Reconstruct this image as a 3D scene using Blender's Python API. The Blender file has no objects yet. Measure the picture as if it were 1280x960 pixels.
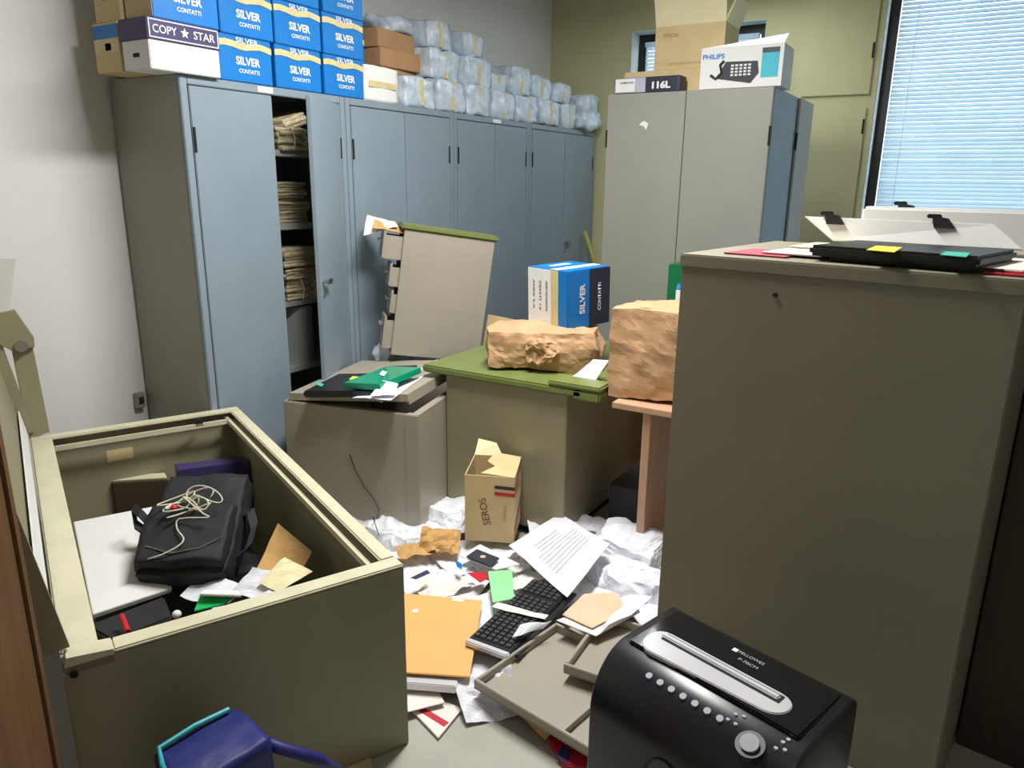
import bpy, bmesh, math, random
from mathutils import Vector, Matrix, noise
random.seed(7)
PI=math.pi
S=bpy.context.scene
C=S.collection
# ---------------- camera, exposure, light ----------------
F=932.0; EYE=1.6; TURN=math.radians(30.9)
upc=Vector((40,3420,F)).normalized()
fw=Vector((0,0,-1)); fw=(fw-fw.dot(upc)*upc).normalized(); rt=fw.cross(upc)
M0=Matrix((rt,fw,upc)); RZ=Matrix.Rotation(TURN,3,'Z'); CM=RZ@M0
cam=bpy.data.objects.new('camera',bpy.data.cameras.new('camera')); C.objects.link(cam)
cam.data.sensor_width=36; cam.data.lens=F/1280*36; cam.data.clip_start=.02
cam.matrix_world=Matrix.Translation((0,0,EYE))@CM.to_4x4()
S.camera=cam
S.view_settings.view_transform='Standard'; S.view_settings.look='None'
S.view_settings.exposure=0.0; S.view_settings.gamma=1; S.view_settings.use_curve_mapping=False
w=bpy.data.worlds.new('world'); S.world=w; w.use_nodes=True
bg=w.node_tree.nodes['Background']; bg.inputs[0].default_value=(.78,.92,1,1); bg.inputs[1].default_value=3.9
def lamp(name,loc,rot,sx,sy,power,col,spread=180):
    l=bpy.data.lights.new(name,'AREA'); l.shape='RECTANGLE'; l.size=sx; l.size_y=sy; l.energy=power; l.color=col; l.spread=math.radians(spread)
    o=bpy.data.objects.new(name,l); C.objects.link(o); o.location=loc; o.rotation_euler=rot; return o
lamp('ceiling_lamp_light',(-1.35,2.35,2.93),(0,0,0),.3,1.2,108,(1,.985,.95),180)
lamp('added_fill_light_far',(-1.5,5.0,2.93),(0,0,0),.3,1.2,17,(.88,.96,1),180)  # added fill, brightens the far row and far wall
lamp('added_fill_light_near',(-.2,-.3,2.93),(0,0,0),.3,1.2,2.5,(1,.95,.85),150)  # weak added fill from the camera side
# pixel ray helpers (1280x960)
def ray(px,py): return CM@Vector(((px-640)/F,-(py-480)/F,-1))
CP=Vector((0,0,EYE))
def Z(px,py,z): r=ray(px,py); return CP+r*((z-EYE)/r.z)
def Y(px,py,y): r=ray(px,py); return CP+r*(y/r.y)
def X(px,py,x): r=ray(px,py); return CP+r*(x/r.x)
# ---------------- materials ----------------
def lin(c): return tuple(((v/255)/12.92 if v/255<=.04045 else ((v/255+.055)/1.055)**2.4) for v in c)+(1,)
def mat(name,rgb,rough=.5,metal=0,var=.06,vs=6,bump=0,bs=60,rgb2=None,spec=.5,trans=0,coat=0,stretch=None):
    m=bpy.data.materials.new(name); m.use_nodes=True; n=m.node_tree.nodes; l=m.node_tree.links
    b=n['Principled BSDF']; b.inputs['Roughness'].default_value=rough; b.inputs['Metallic'].default_value=metal
    b.inputs['Specular IOR Level'].default_value=spec
    if coat: b.inputs['Coat Weight'].default_value=coat
    tc=n.new('ShaderNodeTexCoord'); mp=n.new('ShaderNodeMapping'); l.new(tc.outputs['Object'],mp.inputs[0])
    if stretch: mp.inputs['Scale'].default_value=stretch
    no=n.new('ShaderNodeTexNoise'); no.inputs['Scale'].default_value=vs; no.inputs['Detail'].default_value=4; l.new(mp.outputs[0],no.inputs['Vector'])
    cr=n.new('ShaderNodeValToRGB'); a=lin(rgb)
    if rgb2: c1,c2=a,lin(rgb2)
    else: c1=tuple(x*(1-var) for x in a[:3])+(1,); c2=tuple(min(1,x*(1+var)) for x in a[:3])+(1,)
    cr.color_ramp.elements[0].position=.35; cr.color_ramp.elements[1].position=.65
    cr.color_ramp.elements[0].color=c1; cr.color_ramp.elements[1].color=c2
    l.new(no.outputs['Fac'],cr.inputs[0]); l.new(cr.outputs[0],b.inputs['Base Color'])
    if bump:
        n2=n.new('ShaderNodeTexNoise'); n2.inputs['Scale'].default_value=bs; n2.inputs['Detail'].default_value=5; l.new(mp.outputs[0],n2.inputs['Vector'])
        bp=n.new('ShaderNodeBump'); bp.inputs['Strength'].default_value=bump; bp.inputs['Distance'].default_value=.01
        l.new(n2.outputs['Fac'],bp.inputs['Height']); l.new(bp.outputs[0],b.inputs['Normal'])
    if trans:
        t=n.new('ShaderNodeBsdfTranslucent'); t.inputs[0].default_value=a; mx=n.new('ShaderNodeMixShader'); mx.inputs[0].default_value=trans
        out=n['Material Output']; l.new(b.outputs[0],mx.inputs[1]); l.new(t.outputs[0],mx.inputs[2]); l.new(mx.outputs[0],out.inputs[0])
    return m
M={}
M['wall']=mat('wall_paint',(214,212,210),.9,var=.03,vs=1.5,bump=.08,bs=90)
M['wallfar']=mat('far_wall_paint',(196,192,152),.9,var=.04,vs=1.5,bump=.08,bs=90)
M['ceil']=mat('ceiling_paint',(215,215,205),.9)
M['floor']=mat('floor_vinyl',(168,166,156),.45,var=.05,vs=8,bump=.02)
M['blue']=mat('daylight_tinted_steel_paint',(127,141,152),.45,var=.04,vs=3,bump=.02,bs=200)  # blue-grey steel, with the window's cool tint mixed into the colour
M['bluein']=mat('inner_steel_paint',(138,140,138),.5)
M['side']=mat('olive_grey_steel_paint',(140,141,128),.45,var=.04,vs=3)
M['ward']=mat('light_grey_steel_paint',(146,146,138),.42,var=.03,vs=3,bump=.02,bs=200)
M['beige']=mat('beige_grey_steel_paint',(160,153,140),.42,var=.04,vs=3,bump=.02,bs=200)
M['safe']=mat('olive_beige_steel_paint',(144,139,112),.42,var=.05,vs=4,bump=.02,bs=200)
M['rim']=mat('cream_lit_rim_paint',(204,200,172),.35,var=.05,vs=10)  # ceiling light on the upward edges is put into this cream
M['near']=mat('near_steel_paint',(132,127,108),.5,var=.04,vs=3,bump=.02,bs=200)
M['green']=mat('green_linoleum',(112,124,68),.35,var=.05,vs=8)
M['steel']=mat('bare_steel',(180,180,180),.25,metal=1)
M['dark']=mat('dark_gap',(22,22,22),.8)
M['black']=mat('black_plastic',(28,28,30),.42,var=.1)
M['blackgloss']=mat('black_gloss_plastic',(22,22,25),.16,var=.1,coat=.3)
M['blackmatte']=mat('black_nylon',(26,28,31),.75,var=.15,bump=.35,bs=14)
M['kraft']=mat('kraft_cardboard',(176,136,96),.8,var=.06,vs=12)
M['kraftlight']=mat('light_cardboard',(206,184,138),.8,var=.05,vs=9)
M['kraftflap']=mat('pale_cardboard',(232,222,180),.8,var=.03)
M['bag']=mat('crumpled_kraft_paper',(186,148,110),.7,var=.08,vs=9,bump=.25,bs=20)
M['white']=mat('white_card',(226,226,224),.7,var=.02)
M['paper']=mat('white_paper',(238,238,246),.8,var=.02,trans=.12)
M['paper2']=mat('off_white_paper',(228,222,216),.8,var=.04)
M['wrap']=mat('wrapped_plastic',(205,214,222),.3,vs=22,rgb2=(168,184,202),bump=.5,bs=18)
M['bin']=mat('white_thin_plastic',(238,240,248),.4,var=.02,bump=.3,bs=14,trans=.15)
M['silverblue']=mat('bright_blue_card',(0,112,190),.45,var=.05)
M['navy']=mat('dark_navy_card',(26,34,52),.5)
M['purple']=mat('purple_card',(62,52,98),.5)
M['tape']=mat('beige_parcel_tape',(206,190,140),.35,var=.08,vs=20)
M['bundle']=mat('aged_paper',(186,176,146),.85,vs=30,rgb2=(136,122,92),stretch=(1,1,14))
M['string']=mat('pale_string',(205,200,180),.8)
M['wood']=mat('beech_laminate',(190,152,124),.45,vs=5,var=.06,stretch=(8,8,.6))
M['brown']=mat('brown_wood_veneer',(104,70,38),.55,vs=4,var=.15,stretch=(9,9,.7))
M['orange']=mat('orange_card',(226,172,104),.7,var=.03)
M['yellow']=mat('manila_envelope',(196,154,96),.75,var=.06)
M['tanpaper']=mat('tan_envelope_paper',(212,190,160),.8,var=.05)
M['lime']=mat('pale_green_plastic',(150,226,160),.4)
M['greenbox']=mat('emerald_glossy_card',(0,150,112),.2,coat=.4)
M['greencard']=mat('bright_green_card',(0,180,90),.5)
M['red']=mat('red_card',(188,30,48),.5)
M['pink']=mat('crimson_paper',(190,70,90),.7)
M['sticky']=mat('yellow_sticky_note',(222,214,60),.7)
M['stickyg']=mat('teal_sticky_note',(60,180,150),.7)
M['royal']=mat('royal_blue_nylon',(24,32,104),.55,bump=.25,bs=20)
M['teal']=mat('teal_piping',(30,160,170),.5)
M['ink']=mat('dark_ink',(40,40,48),.7)
M['greyink']=mat('grey_print',(176,176,190),.8)
M['silver']=mat('silver_plastic',(214,214,218),.3,metal=.25)
M['slat']=mat('aluminium_slat',(214,226,234),.45,trans=.5)
M['frame']=mat('dark_window_frame',(26,27,26),.4)
M['lamp']=mat('lamp_housing',(220,220,215),.5)
M['phone']=mat('charcoal_print',(44,48,60),.6)
M['cyan']=mat('cyan_print',(60,180,200),.6)
M['olivestick']=mat('olive_wood',(150,150,70),.6)
M['reveal']=mat('white_window_reveal',(205,214,214),.7)
def glass():
    m=bpy.data.materials.new('window_glass'); m.use_nodes=True; n=m.node_tree.nodes; l=m.node_tree.links
    t=n.new('ShaderNodeBsdfTransparent'); g=n.new('ShaderNodeBsdfGlossy'); g.inputs['Roughness'].default_value=.05; mx=n.new('ShaderNodeMixShader'); mx.inputs[0].default_value=.06
    l.new(t.outputs[0],mx.inputs[1]); l.new(g.outputs[0],mx.inputs[2]); l.new(mx.outputs[0],n['Material Output'].inputs[0]); return m
M['glass']=glass()
def emis(name,col,s):
    m=bpy.data.materials.new(name); m.use_nodes=True; n=m.node_tree.nodes; b=n['Principled BSDF']
    b.inputs['Emission Color'].default_value=col; b.inputs['Emission Strength'].default_value=s; return m
M['tube']=emis('lit_tube',(1,.97,.9,1),4)
# ---------------- mesh helpers ----------------
class MB:
    def __init__(s): s.bm=bmesh.new()
    def box(s,x0,y0,z0,x1,y1,z1,bev=0):
        vs=[s.bm.verts.new(p) for p in ((x0,y0,z0),(x1,y0,z0),(x1,y1,z0),(x0,y1,z0),(x0,y0,z1),(x1,y0,z1),(x1,y1,z1),(x0,y1,z1))]
        fs=[s.bm.faces.new([vs[i] for i in f]) for f in ((3,2,1,0),(4,5,6,7),(0,1,5,4),(1,2,6,5),(2,3,7,6),(3,0,4,7))]
        if bev:
            es=list({e for f in fs for e in f.edges}); bmesh.ops.bevel(s.bm,geom=es,offset=bev,segments=2,affect='EDGES')
        return s
    def hexa(s,b,t):  # 4 bottom, 4 top points ccw
        vs=[s.bm.verts.new(p) for p in list(b)+list(t)]
        for f in ((3,2,1,0),(4,5,6,7),(0,1,5,4),(1,2,6,5),(2,3,7,6),(3,0,4,7)): s.bm.faces.new([vs[i] for i in f])
        return s
    def slab(s,pts,th,bev=0): # polygon pts (ccw seen from top), extruded down by th along its normal
        pts=[Vector(p) for p in pts]; n=(pts[1]-pts[0]).cross(pts[2]-pts[1]).normalized()
        a=[s.bm.verts.new(p) for p in pts]; b=[s.bm.verts.new(p-n*th) for p in pts]
        fs=[s.bm.faces.new(a),s.bm.faces.new(b[::-1])]
        k=len(pts)
        for i in range(k): fs.append(s.bm.faces.new((a[i],b[i],b[(i+1)%k],a[(i+1)%k])))
        if bev: bmesh.ops.bevel(s.bm,geom=list({e for f in fs for e in f.edges}),offset=bev,segments=2,affect='EDGES')
        return s
    def cyl(s,p,q,r,seg=14,r2=None):
        p=Vector(p); q=Vector(q); d=(q-p); L=d.length; rot=d.to_track_quat('Z','Y').to_matrix().to_4x4()
        bmesh.ops.create_cone(s.bm,cap_ends=True,segments=seg,radius1=r,radius2=r if r2 is None else r2,depth=L,matrix=Matrix.Translation((p+q)/2)@rot); return s
    def ell(s,c,r,seg=16):
        bmesh.ops.create_uvsphere(s.bm,u_segments=seg,v_segments=seg//2+2,radius=1,matrix=Matrix.Translation(c)@Matrix.Diagonal((r[0],r[1],r[2],1))); return s
    def tube(s,pts,r,seg=8):
        pts=[Vector(p) for p in pts]; rings=[]
        for i,p in enumerate(pts):
            t=(pts[min(i+1,len(pts)-1)]-pts[max(i-1,0)]).normalized()
            a=t.orthogonal().normalized() if i==0 else (prev-t*prev.dot(t)).normalized()
            prev=a; b=t.cross(a)
            rings.append([s.bm.verts.new(p+a*r*math.cos(2*PI*k/seg)+b*r*math.sin(2*PI*k/seg)) for k in range(seg)])
        for i in range(len(rings)-1):
            for k in range(seg): s.bm.faces.new((rings[i][k],rings[i][(k+1)%seg],rings[i+1][(k+1)%seg],rings[i+1][k]))
        s.bm.faces.new(rings[0][::-1]); s.bm.faces.new(rings[-1]); return s
    def ribbon(s,pts,width,th):
        """strap: pts centreline, width vectors"""
        pts=[Vector(p) for p in pts]; wv=Vector(width); rings=[]
        for i,p in enumerate(pts):
            t=(pts[min(i+1,len(pts)-1)]-pts[max(i-1,0)]).normalized(); n=t.cross(wv).normalized()*th/2
            rings.append([s.bm.verts.new(q) for q in (p-wv/2-n,p+wv/2-n,p+wv/2+n,p-wv/2+n)])
        for i in range(len(rings)-1):
            for k in range(4): s.bm.faces.new((rings[i][k],rings[i][(k+1)%4],rings[i+1][(k+1)%4],rings[i+1][k]))
        s.bm.faces.new(rings[0][::-1]); s.bm.faces.new(rings[-1]); return s
    def blob(s,c,dim,n=8,amp=.02,freq=6,seed=0,power=.35,shear=0,crease=0):
        """rounded crumpled block"""
        t=bmesh.new(); bmesh.ops.create_cube(t,size=2); bmesh.ops.subdivide_edges(t,edges=t.edges[:],cuts=n,use_grid_fill=True)
        off=Vector((seed*3.1,seed*1.7,seed*.9)); m={}
        for v in t.verts:
            p=v.co.copy(); sp=p.normalized()*1.25; q=p.lerp(sp,power)
            q=Vector((q.x*dim[0]/2,q.y*dim[1]/2,q.z*dim[2]/2))
            nn=noise.noise_vector(q*freq+off)*amp+noise.noise_vector(q*freq*2.7+off)*amp*.45
            if crease:
                rr=abs(noise.noise(q*freq*1.3+off))+.6*abs(noise.noise(q*freq*2.9+off))+.35*abs(noise.noise(q*freq*6+off)); q+=p.normalized()*(.4-rr)*crease
            q+=nn; q.x+=shear*q.z; m[v]=s.bm.verts.new(q+Vector(c))
        for f in t.faces: s.bm.faces.new([m[v] for v in f.verts])
        t.free(); return s
    def build(s,name,m,parent=None,smooth=False,mods=None):
        bmesh.ops.recalc_face_normals(s.bm,faces=s.bm.faces[:])
        me=bpy.data.meshes.new(name); s.bm.to_mesh(me); s.bm.free()
        me.materials.append(m)
        if smooth:
            for p in me.polygons: p.use_smooth=True
        o=bpy.data.objects.new(name,me); C.objects.link(o)
        if parent: o.parent=parent
        if mods=='solid':
            md=o.modifiers.new('s','SOLIDIFY'); md.thickness=.0015
        return o
def tag(o,label,cat,group=None,kind=None):
    o['label']=label; o['category']=cat
    if group: o['group']=group
    if kind: o['kind']=kind
    return o
def thing(name,label,cat,loc=(0,0,0),rz=0,group=None,rot=None,mtx=None):
    o=bpy.data.objects.new(name,None); C.objects.link(o); o.empty_display_size=.05
    if mtx is not None: o.matrix_world=mtx
    else:
        o.location=loc; o.rotation_euler=rot if rot else (0,0,rz)
    return tag(o,label,cat,group)
def structure(o): o['kind']='structure'; return o
def dup(o,parent=None,loc=None,rz=None,label=None,group=None):
    c=o.copy(); C.objects.link(c)
    if parent: c.parent=parent
    if loc is not None: c.location=loc
    if rz is not None: c.rotation_euler=(0,0,rz)
    if label: c['label']=label
    if group: c['group']=group
    for ch in list(o.children): dup(ch,c)
    return c
def frame_m(o,xa,up):  # matrix with x axis xa, z=normal such that text lies x/up
    xa=Vector(xa).normalized(); up=Vector(up); n=xa.cross(up).normalized(); up=n.cross(xa)
    return Matrix(((xa.x,up.x,n.x,o[0]),(xa.y,up.y,n.y,o[1]),(xa.z,up.z,n.z,o[2]),(0,0,0,1)))
def text(s,org,xa,up,height,m,parent,width=None,name='lettering',bold=.0,align='CENTER'):
    """flat lettering centred at org; lies in plane (xa,up)"""
    cu=bpy.data.curves.new('t','FONT'); cu.body=s; cu.align_x='LEFT'; cu.size=1; cu.offset=bold; cu.extrude=0; cu.resolution_u=3
    to=bpy.data.objects.new('t',cu); C.objects.link(to); bpy.context.view_layer.update()
    dg=bpy.context.evaluated_depsgraph_get(); me=bpy.data.meshes.new_from_object(to.evaluated_get(dg)); bpy.data.objects.remove(to)
    xs=[v.co.x for v in me.vertices]; ys=[v.co.y for v in me.vertices]
    x0,x1,y0,y1=min(xs),max(xs),min(ys),max(ys); sy=height/(y1-y0); sx=sy if width is None else width/(x1-x0)
    fm=frame_m(org,xa,up)
    for v in me.vertices: v.co=fm@Vector(((v.co.x-(x0+x1)/2)*sx,(v.co.y-(y0+y1)/2)*sy,.0012))
    me.materials.clear(); me.materials.append(m)
    o=bpy.data.objects.new(name,me); C.objects.link(o)
    if parent: o.parent=parent
    return o
def patch(org,xa,up,wd,ht,m,parent,name='print',th=.001,lift=.0):
    """thin flat label centred at org"""
    fm=frame_m(org,xa,up); b=MB(); b.box(-wd/2,-ht/2,0+lift,wd/2,ht/2,th+lift); o=b.build(name,m,parent)
    for v in o.data.vertices: v.co=fm@v.co
    return o
def rectify(p):
    c=sum(p,Vector())/4; x=(p[1]-p[0]+p[2]-p[3])/2; y=(p[3]-p[0]+p[2]-p[1])/2
    if x.length>=y.length: xh=x.normalized(); y=y-xh*y.dot(xh)
    else: yh=y.normalized(); x=x-yh*x.dot(yh)
    return [c-x/2-y/2,c+x/2-y/2,c+x/2+y/2,c-x/2+y/2]
def sheet(pts,m,amp=.004,n=10,seed=0,freq=7,name='sheet',parent=None,curl=0,th=True):
    """paper between four corner points, crumpled by amp"""
    a,b,c,d=[Vector(p) for p in pts]; B=bmesh.new(); g=[]
    nr=(b-a).cross(d-a).normalized()
    if nr.z<0: nr=-nr
    for i in range(n+1):
        row=[]
        for j in range(n+1):
            u,v=i/n,j/n; p=a.lerp(b,u).lerp(d.lerp(c,u),v)
            q=p*freq+Vector((seed*1.3,seed*2.1,seed)); p=p+nr*(noise.noise(q)*amp+abs(noise.noise(q*2.3))*amp*.8)+nr*curl*((2*u-1)**2+(2*v-1)**2)*.5
            row.append(B.verts.new(p))
        g.append(row)
    for i in range(n):
        for j in range(n): B.faces.new((g[i][j],g[i+1][j],g[i+1][j+1],g[i][j+1]))
    mb=MB(); mb.bm.free(); mb.bm=B
    return mb.build(name,m,parent,mods='solid' if th else None)
# ---------------- setting ----------------
XL=-3.30; YF=6.1; XR=2.6; YB=-1.6; H=3.1
def plane_box(name,a,m): b=MB(); b.box(*a); return structure(b.build(name,m))
plane_box('floor',(XL-.1,YB-.1,-.1,XR+.1,YF+.3,0),M['floor'])
plane_box('ceiling',(XL-.1,YB-.1,H,XR+.1,YF+.3,H+.1),M['ceil'])
plane_box('wall_left',(XL-.1,YB-.1,0,XL,YF+.3,H),M['wall'])
plane_box('wall_right',(XR,YB-.1,0,XR+.1,YF+.3,H),M['wall'])
plane_box('wall_back',(XL,YB-.1,0,XR,YB,H),M['wall'])
# far wall with two openings
W2=(-2.56,-1.5,2.05,2.77); W1=(-.70,2.3,.9,2.98)
b=MB()
def wseg(x0,z0,x1,z1): b.box(x0,YF,z0,x1,YF+.22,z1)
wseg(XL,0,W2[0],H); wseg(W2[0],0,W2[1],W2[2]); wseg(W2[0],W2[3],W2[1],H); wseg(W2[1],0,W1[0],H)
wseg(W1[0],0,W1[1],W1[2]); wseg(W1[0],W1[3],W1[1],H); wseg(W1[1],0,XR,H)
structure(b.build('wall_far',M['wallfar']))
def window(nm,W,blindlabel,slat_n):
    x0,x1,z0,z1=W; yy=YF+.15; f=.07
    root=thing(nm,'dark framed window with daylight behind it','window'); structure(root)
    b=MB(); b.box(x0,yy,z0,x0+f,yy+.05,z1,.004); b.box(x1-f,yy,z0,x1,yy+.05,z1,.004); b.box(x0+f,yy,z0,x1-f,yy+.05,z0+f); b.box(x0+f,yy,z1-f,x1-f,yy+.05,z1)
    b.build('window_frame',M['frame'],root)
    b=MB(); b.box(x0+f,yy+.02,z0+f,x1-f,yy+.026,z1-f); b.build('pane',M['glass'],root)
    b=MB(); e=.004
    b.box(x0,YF-e,z0,x0+e,yy,z1); b.box(x1-e,YF-e,z0,x1,yy,z1); b.box(x0,YF-e,z1-e,x1,yy,z1); b.box(x0,YF-e,z0,x1,yy,z0+e)
    b.build('reveal',M['reveal'],root)
    # blind hangs in front of the frame
    bl=thing('venetian_blind',blindlabel,'window blind',(0,0,0))
    b=MB(); b.box(x0+f+.005,yy-.045,z1-f-.035,x1-f-.005,yy-.005,z1-f+.0); b.build('head_rail',M['slat'],bl)
    b=MB(); zz=z1-f-.05; pitch=.028
    while zz>z0+.05:
        for s in (0,):
            xa,xb=x0+f+.01,x1-f-.01; h=.0135; dy=.008
            v=[(xa,yy-.028-dy,zz-h),(xb,yy-.028-dy,zz-h),(xb,yy-.028+dy,zz+h),(xa,yy-.028+dy,zz+h)]
            b.bm.faces.new([b.bm.verts.new(p) for p in v])
        zz-=pitch
    o=b.build('slats',M['slat'],bl); md=o.modifiers.new('s','SOLIDIFY'); md.thickness=.0012; o['kind']='stuff'
    b=MB(); n=2 if x1-x0<1.2 else 4
    for k in range(n):
        xx=x0+f+.12+(x1-x0-2*f-.24)*k/(n-1); b.cyl((xx,yy-.042,z0+.05),(xx,yy-.042,z1-f),.0022,6)
    b.build('ladder_cords',M['white'],bl)
window('window_1',W1,'wide white venetian blind in the tall window at the right','x')
window('window_2',W2,'small white venetian blind behind the open cardboard box','x')
# fitted cupboard on the far wall
cb=thing('wall_cupboard','olive green flush cupboard doors in the far wall left of the tall window','cupboard',(-1.2,YF,0))
b=MB(); b.box(-.05,-.012,.05,.50,0,3.05); b.build('carcass',M['wallfar'],cb)
b=MB(); b.box(.0,-.032,2.215,.46,-.014,3.0,.004); d=b.build('door',M['wallfar'],cb)
b=MB(); b.box(.444,-.037,2.45,.456,-.028,2.55); b.build('hinge',M['dark'],d)
b=MB(); b.box(.0,-.032,.1,.455,-.014,2.13,.004); d=b.build('door',M['wallfar'],cb)
b=MB(); b.box(.44,-.037,1.95,.452,-.028,2.05); b.build('hinge',M['dark'],d)
# wall plate and small box on the left wall
b=MB(); b.box(XL,1.20,.53,XL+.006,1.315,.635,.002); tag(b.build('blanking_plate',M['wall']),'white square blanking plate on the white wall left of the metal cabinets','wall plate')
t=thing('wall_socket','small grey box low on the wall beside the first blue cabinet','socket',(XL,2.02,.53))
b=MB(); b.box(0,-.025,0,.03,.02,.075,.004); b.build('housing',M['side'],t)
b=MB(); b.box(.03,-.014,.02,.032,.010,.055); b.build('socket_face',M['dark'],t)
# ceiling lamps (above the frame), lit at the top; near and far are added
for (x,y,lb) in ((-1.35,2.35,'long white ceiling lamp above the overturned cabinets'),(-.2,-.3,'added long white fill lamp above the camera side'),(-1.5,5.0,'added long white fill lamp over the far end of the cabinet row')):
    t=thing('ceiling_lamp',lb,'lamp',(x,y,H-.13)); b=MB(); b.box(-.18,-.65,.03,.18,.65,.13,.01); b.build('housing',M['lamp'],t)
    b=MB(); b.cyl((-.08,-.6,.012),(-.08,.6,.012),.013); b.cyl((.08,-.6,.012),(.08,.6,.012),.013); b.build('tube',M['tube'],t)
# ---------------- tall metal cabinets ----------------
ROWX=-2.81
def cabinet(name,label,loc,rz,wd,dp,h,front,sidem,group=None,overlay=False,open_=False,shelves=(),shelfm=None,handle=True,gapx=None,hinges=True,aj=0,botgap=.08):
    """front faces local -y; origin front-left-bottom"""
    t=thing(name,label,'metal cabinet',loc,rz,group)
    th=.012; fr=.035
    b=MB(); b.box(0,0.02,0,th,dp,h); b.box(wd-th,0.02,0,wd,dp,h); b.box(th,dp-th,0,wd-th,dp,h); b.box(th,0.02,h-th,wd-th,dp-th,h); b.box(th,.02,botgap-th,wd-th,dp-th,botgap)
    b.build('carcass',sidem,t)
    b=MB(); b.box(0,0,0,fr,.02,h,.003); b.box(wd-fr,0,0,wd,.02,h,.003); b.box(fr,0,h-fr,wd-fr,.02,h,.003); b.box(fr,0,0,wd-fr,.02,botgap,.003)
    b.build('front_frame',front,t)
    for z in shelves:
        b=MB(); b.box(th,.05,z-.03,wd-th,dp-th,z,.002); b.build('shelf',M['bluein'],t)
    if overlay: fr=-.003
    g=.004; mid=wd/2 if gapx is None else gapx
    for k,(xa,xb) in enumerate(((fr+g,mid-g/2),(mid+g/2,wd-fr-g))):
        b=MB(); L=xb-xa
        # leaf built about its hinge
        if overlay: b.box(0 if k==0 else -L,-.02,.06,L if k==0 else 0,-.002,h-.001,.003)
        elif k==0: b.box(0,-.002,botgap+g,L,.018,h-fr-g,.003)
        else: b.box(-L,-.002,botgap+g,0,.018,h-fr-g,.003)
        d=b.build('door',front,t); d.location=(xa if k==0 else xb,0,0)
        if k==1 and open_: d.rotation_euler=(0,0,aj)
        if hinges:
            hx=.008 if k==0 else -.008
            for z in (.25,h-.25): b=MB(); b.box(hx-.006+(.008 if overlay else 0)*(1 if k else -1),-.006-(.018 if overlay else 0),z-.05,hx+.004+(.008 if overlay else 0)*(1 if k else -1),0,z+.05); b.build('hinge',M['dark'],d)
        if k==1 and handle:
            b=MB(); hx=-L+.04
            b.cyl((hx,-.002,1.12),(hx,-.03,1.12),.008); b.box(hx-.012,-.036,1.108,hx+.05,-.026,1.132)
            b.build('handle',M['steel'],d); b=MB(); b.cyl((hx,-.001,1.05),(hx,-.008,1.05),.007); b.build('lock',M['steel'],d)
    return t
ys=[2.06,3.01,3.96,4.9,6.02]
labs=['blue-grey metal cabinet with its right door ajar showing tied paper bundles','blue-grey metal cabinet second from the left with both doors shut','blue-grey metal cabinet third in the row with white label on top edge','blue-grey metal cabinet at the far corner end of the row']
rw=[]
for i in range(4):
    wd=ys[i+1]-ys[i]-.003
    rw.append(cabinet('metal_cabinet',labs[i],(ROWX,ys[i],0),PI/2,wd,.47,2.0,M['blue'],M['side'] if i==0 else M['blue'],'row of blue-grey metal cabinets along the left wall',open_=(i==0),handle=i in(0,3),shelves=(.669,1.007,1.385,1.73) if i==0 else (),aj=math.radians(26)))
# label holders on top edge
patch((ROWX,2.50,1.983),(0,1,0),(0,0,1),.085,.024,M['white'],rw[0],'label'); 
for o,yy in ((rw[0],2.50),(rw[2],4.46)): pass
rw[0].children[-1].matrix_parent_inverse=rw[0].matrix_world.inverted() if False else Matrix.Identity(4)
bpy.context.view_layer.update()
def reparent(o,p):
    bpy.context.view_layer.update(); o.parent=p; o.matrix_parent_inverse=p.matrix_world.inverted()
lb=[c for c in rw[0].children if c.name.startswith('label')][0]; reparent(lb,rw[0])
lb=patch((ROWX,4.46,1.983),(0,1,0),(0,0,1),.1,.022,M['white'],None,'label'); reparent(lb,rw[2])
# tied bundles on the shelves of the open cabinet
def bundle(x,y,z,wd,dp,h,lab,m='bundle',string=True,n=7,seed=0):
    rnd=random.Random(seed); t=thing('document_bundle',lab,'paper bundle',(x,y,z),0,'tied paper bundles in the open cabinet')
    b=MB(); zz=0; hh=h/n
    for i in range(n):
        ox,oy=rnd.uniform(-.012,.012),rnd.uniform(-.012,.012); s=rnd.uniform(.93,1.0)
        b.blob((ox,oy,zz+hh/2),(dp*s,wd*s,hh*1.25),n=5,amp=.006,freq=11,seed=seed+i,power=.12); zz+=hh
    b.build('papers',M[m],t)
    if string:
        b=MB(); e=.004
        for yy in (-wd*.12,wd*.2):
            b.tube([(dp/2+e,yy,0),(dp/2+e+.004,yy+.01,h*.5),(dp/2+e,yy-.006,h),(dp/2-.05,yy,h+.01),(0,yy,h+.008)],.0025,6)
        b.tube([(dp/2+.008,yy+.02*math.sin(k*1.9),h*.9-k*h*.1) for k in range(9)],.003,6)
        b.build('string',M['string'],t)
    return t
bx=ROWX-.2
shelfy=[2.37,2.72]
spec=[(1.73,2.40,.26,.12,'top shelf, left, flat tied folders'),(1.73,2.69,.26,.14,'top shelf, right, folded folders'),
 (1.385,2.40,.24,.10,'second shelf, left, lower bundle'),(1.385,2.69,.24,.11,'second shelf, right, lower bundle'),(1.385,2.41,.25,.16,'b'),
 (1.007,2.42,.25,.10,'l'),(1.007,2.70,.27,.11,'r')]
names=['flat tied bundle of folders on top shelf of the open cabinet, left','folded open bundle of yellowed folders on top shelf, right',
'low tied bundle on second shelf of open cabinet, left','low dark bundle on second shelf of open cabinet, right']
bundle(bx,2.42,1.731,.25,.3,.12,names[0],seed=1); bundle(bx+.02,2.70,1.731,.24,.3,.10,'flat bundle under the tilted folders on the top shelf, right',seed=2)
t=bundle(bx+.03,2.70,1.838,.2,.26,.05,'tilted folded sheaf lying on top of the top shelf bundles',seed=3,string=False,n=3); t.rotation_euler=(.3,0,.2)
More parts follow.
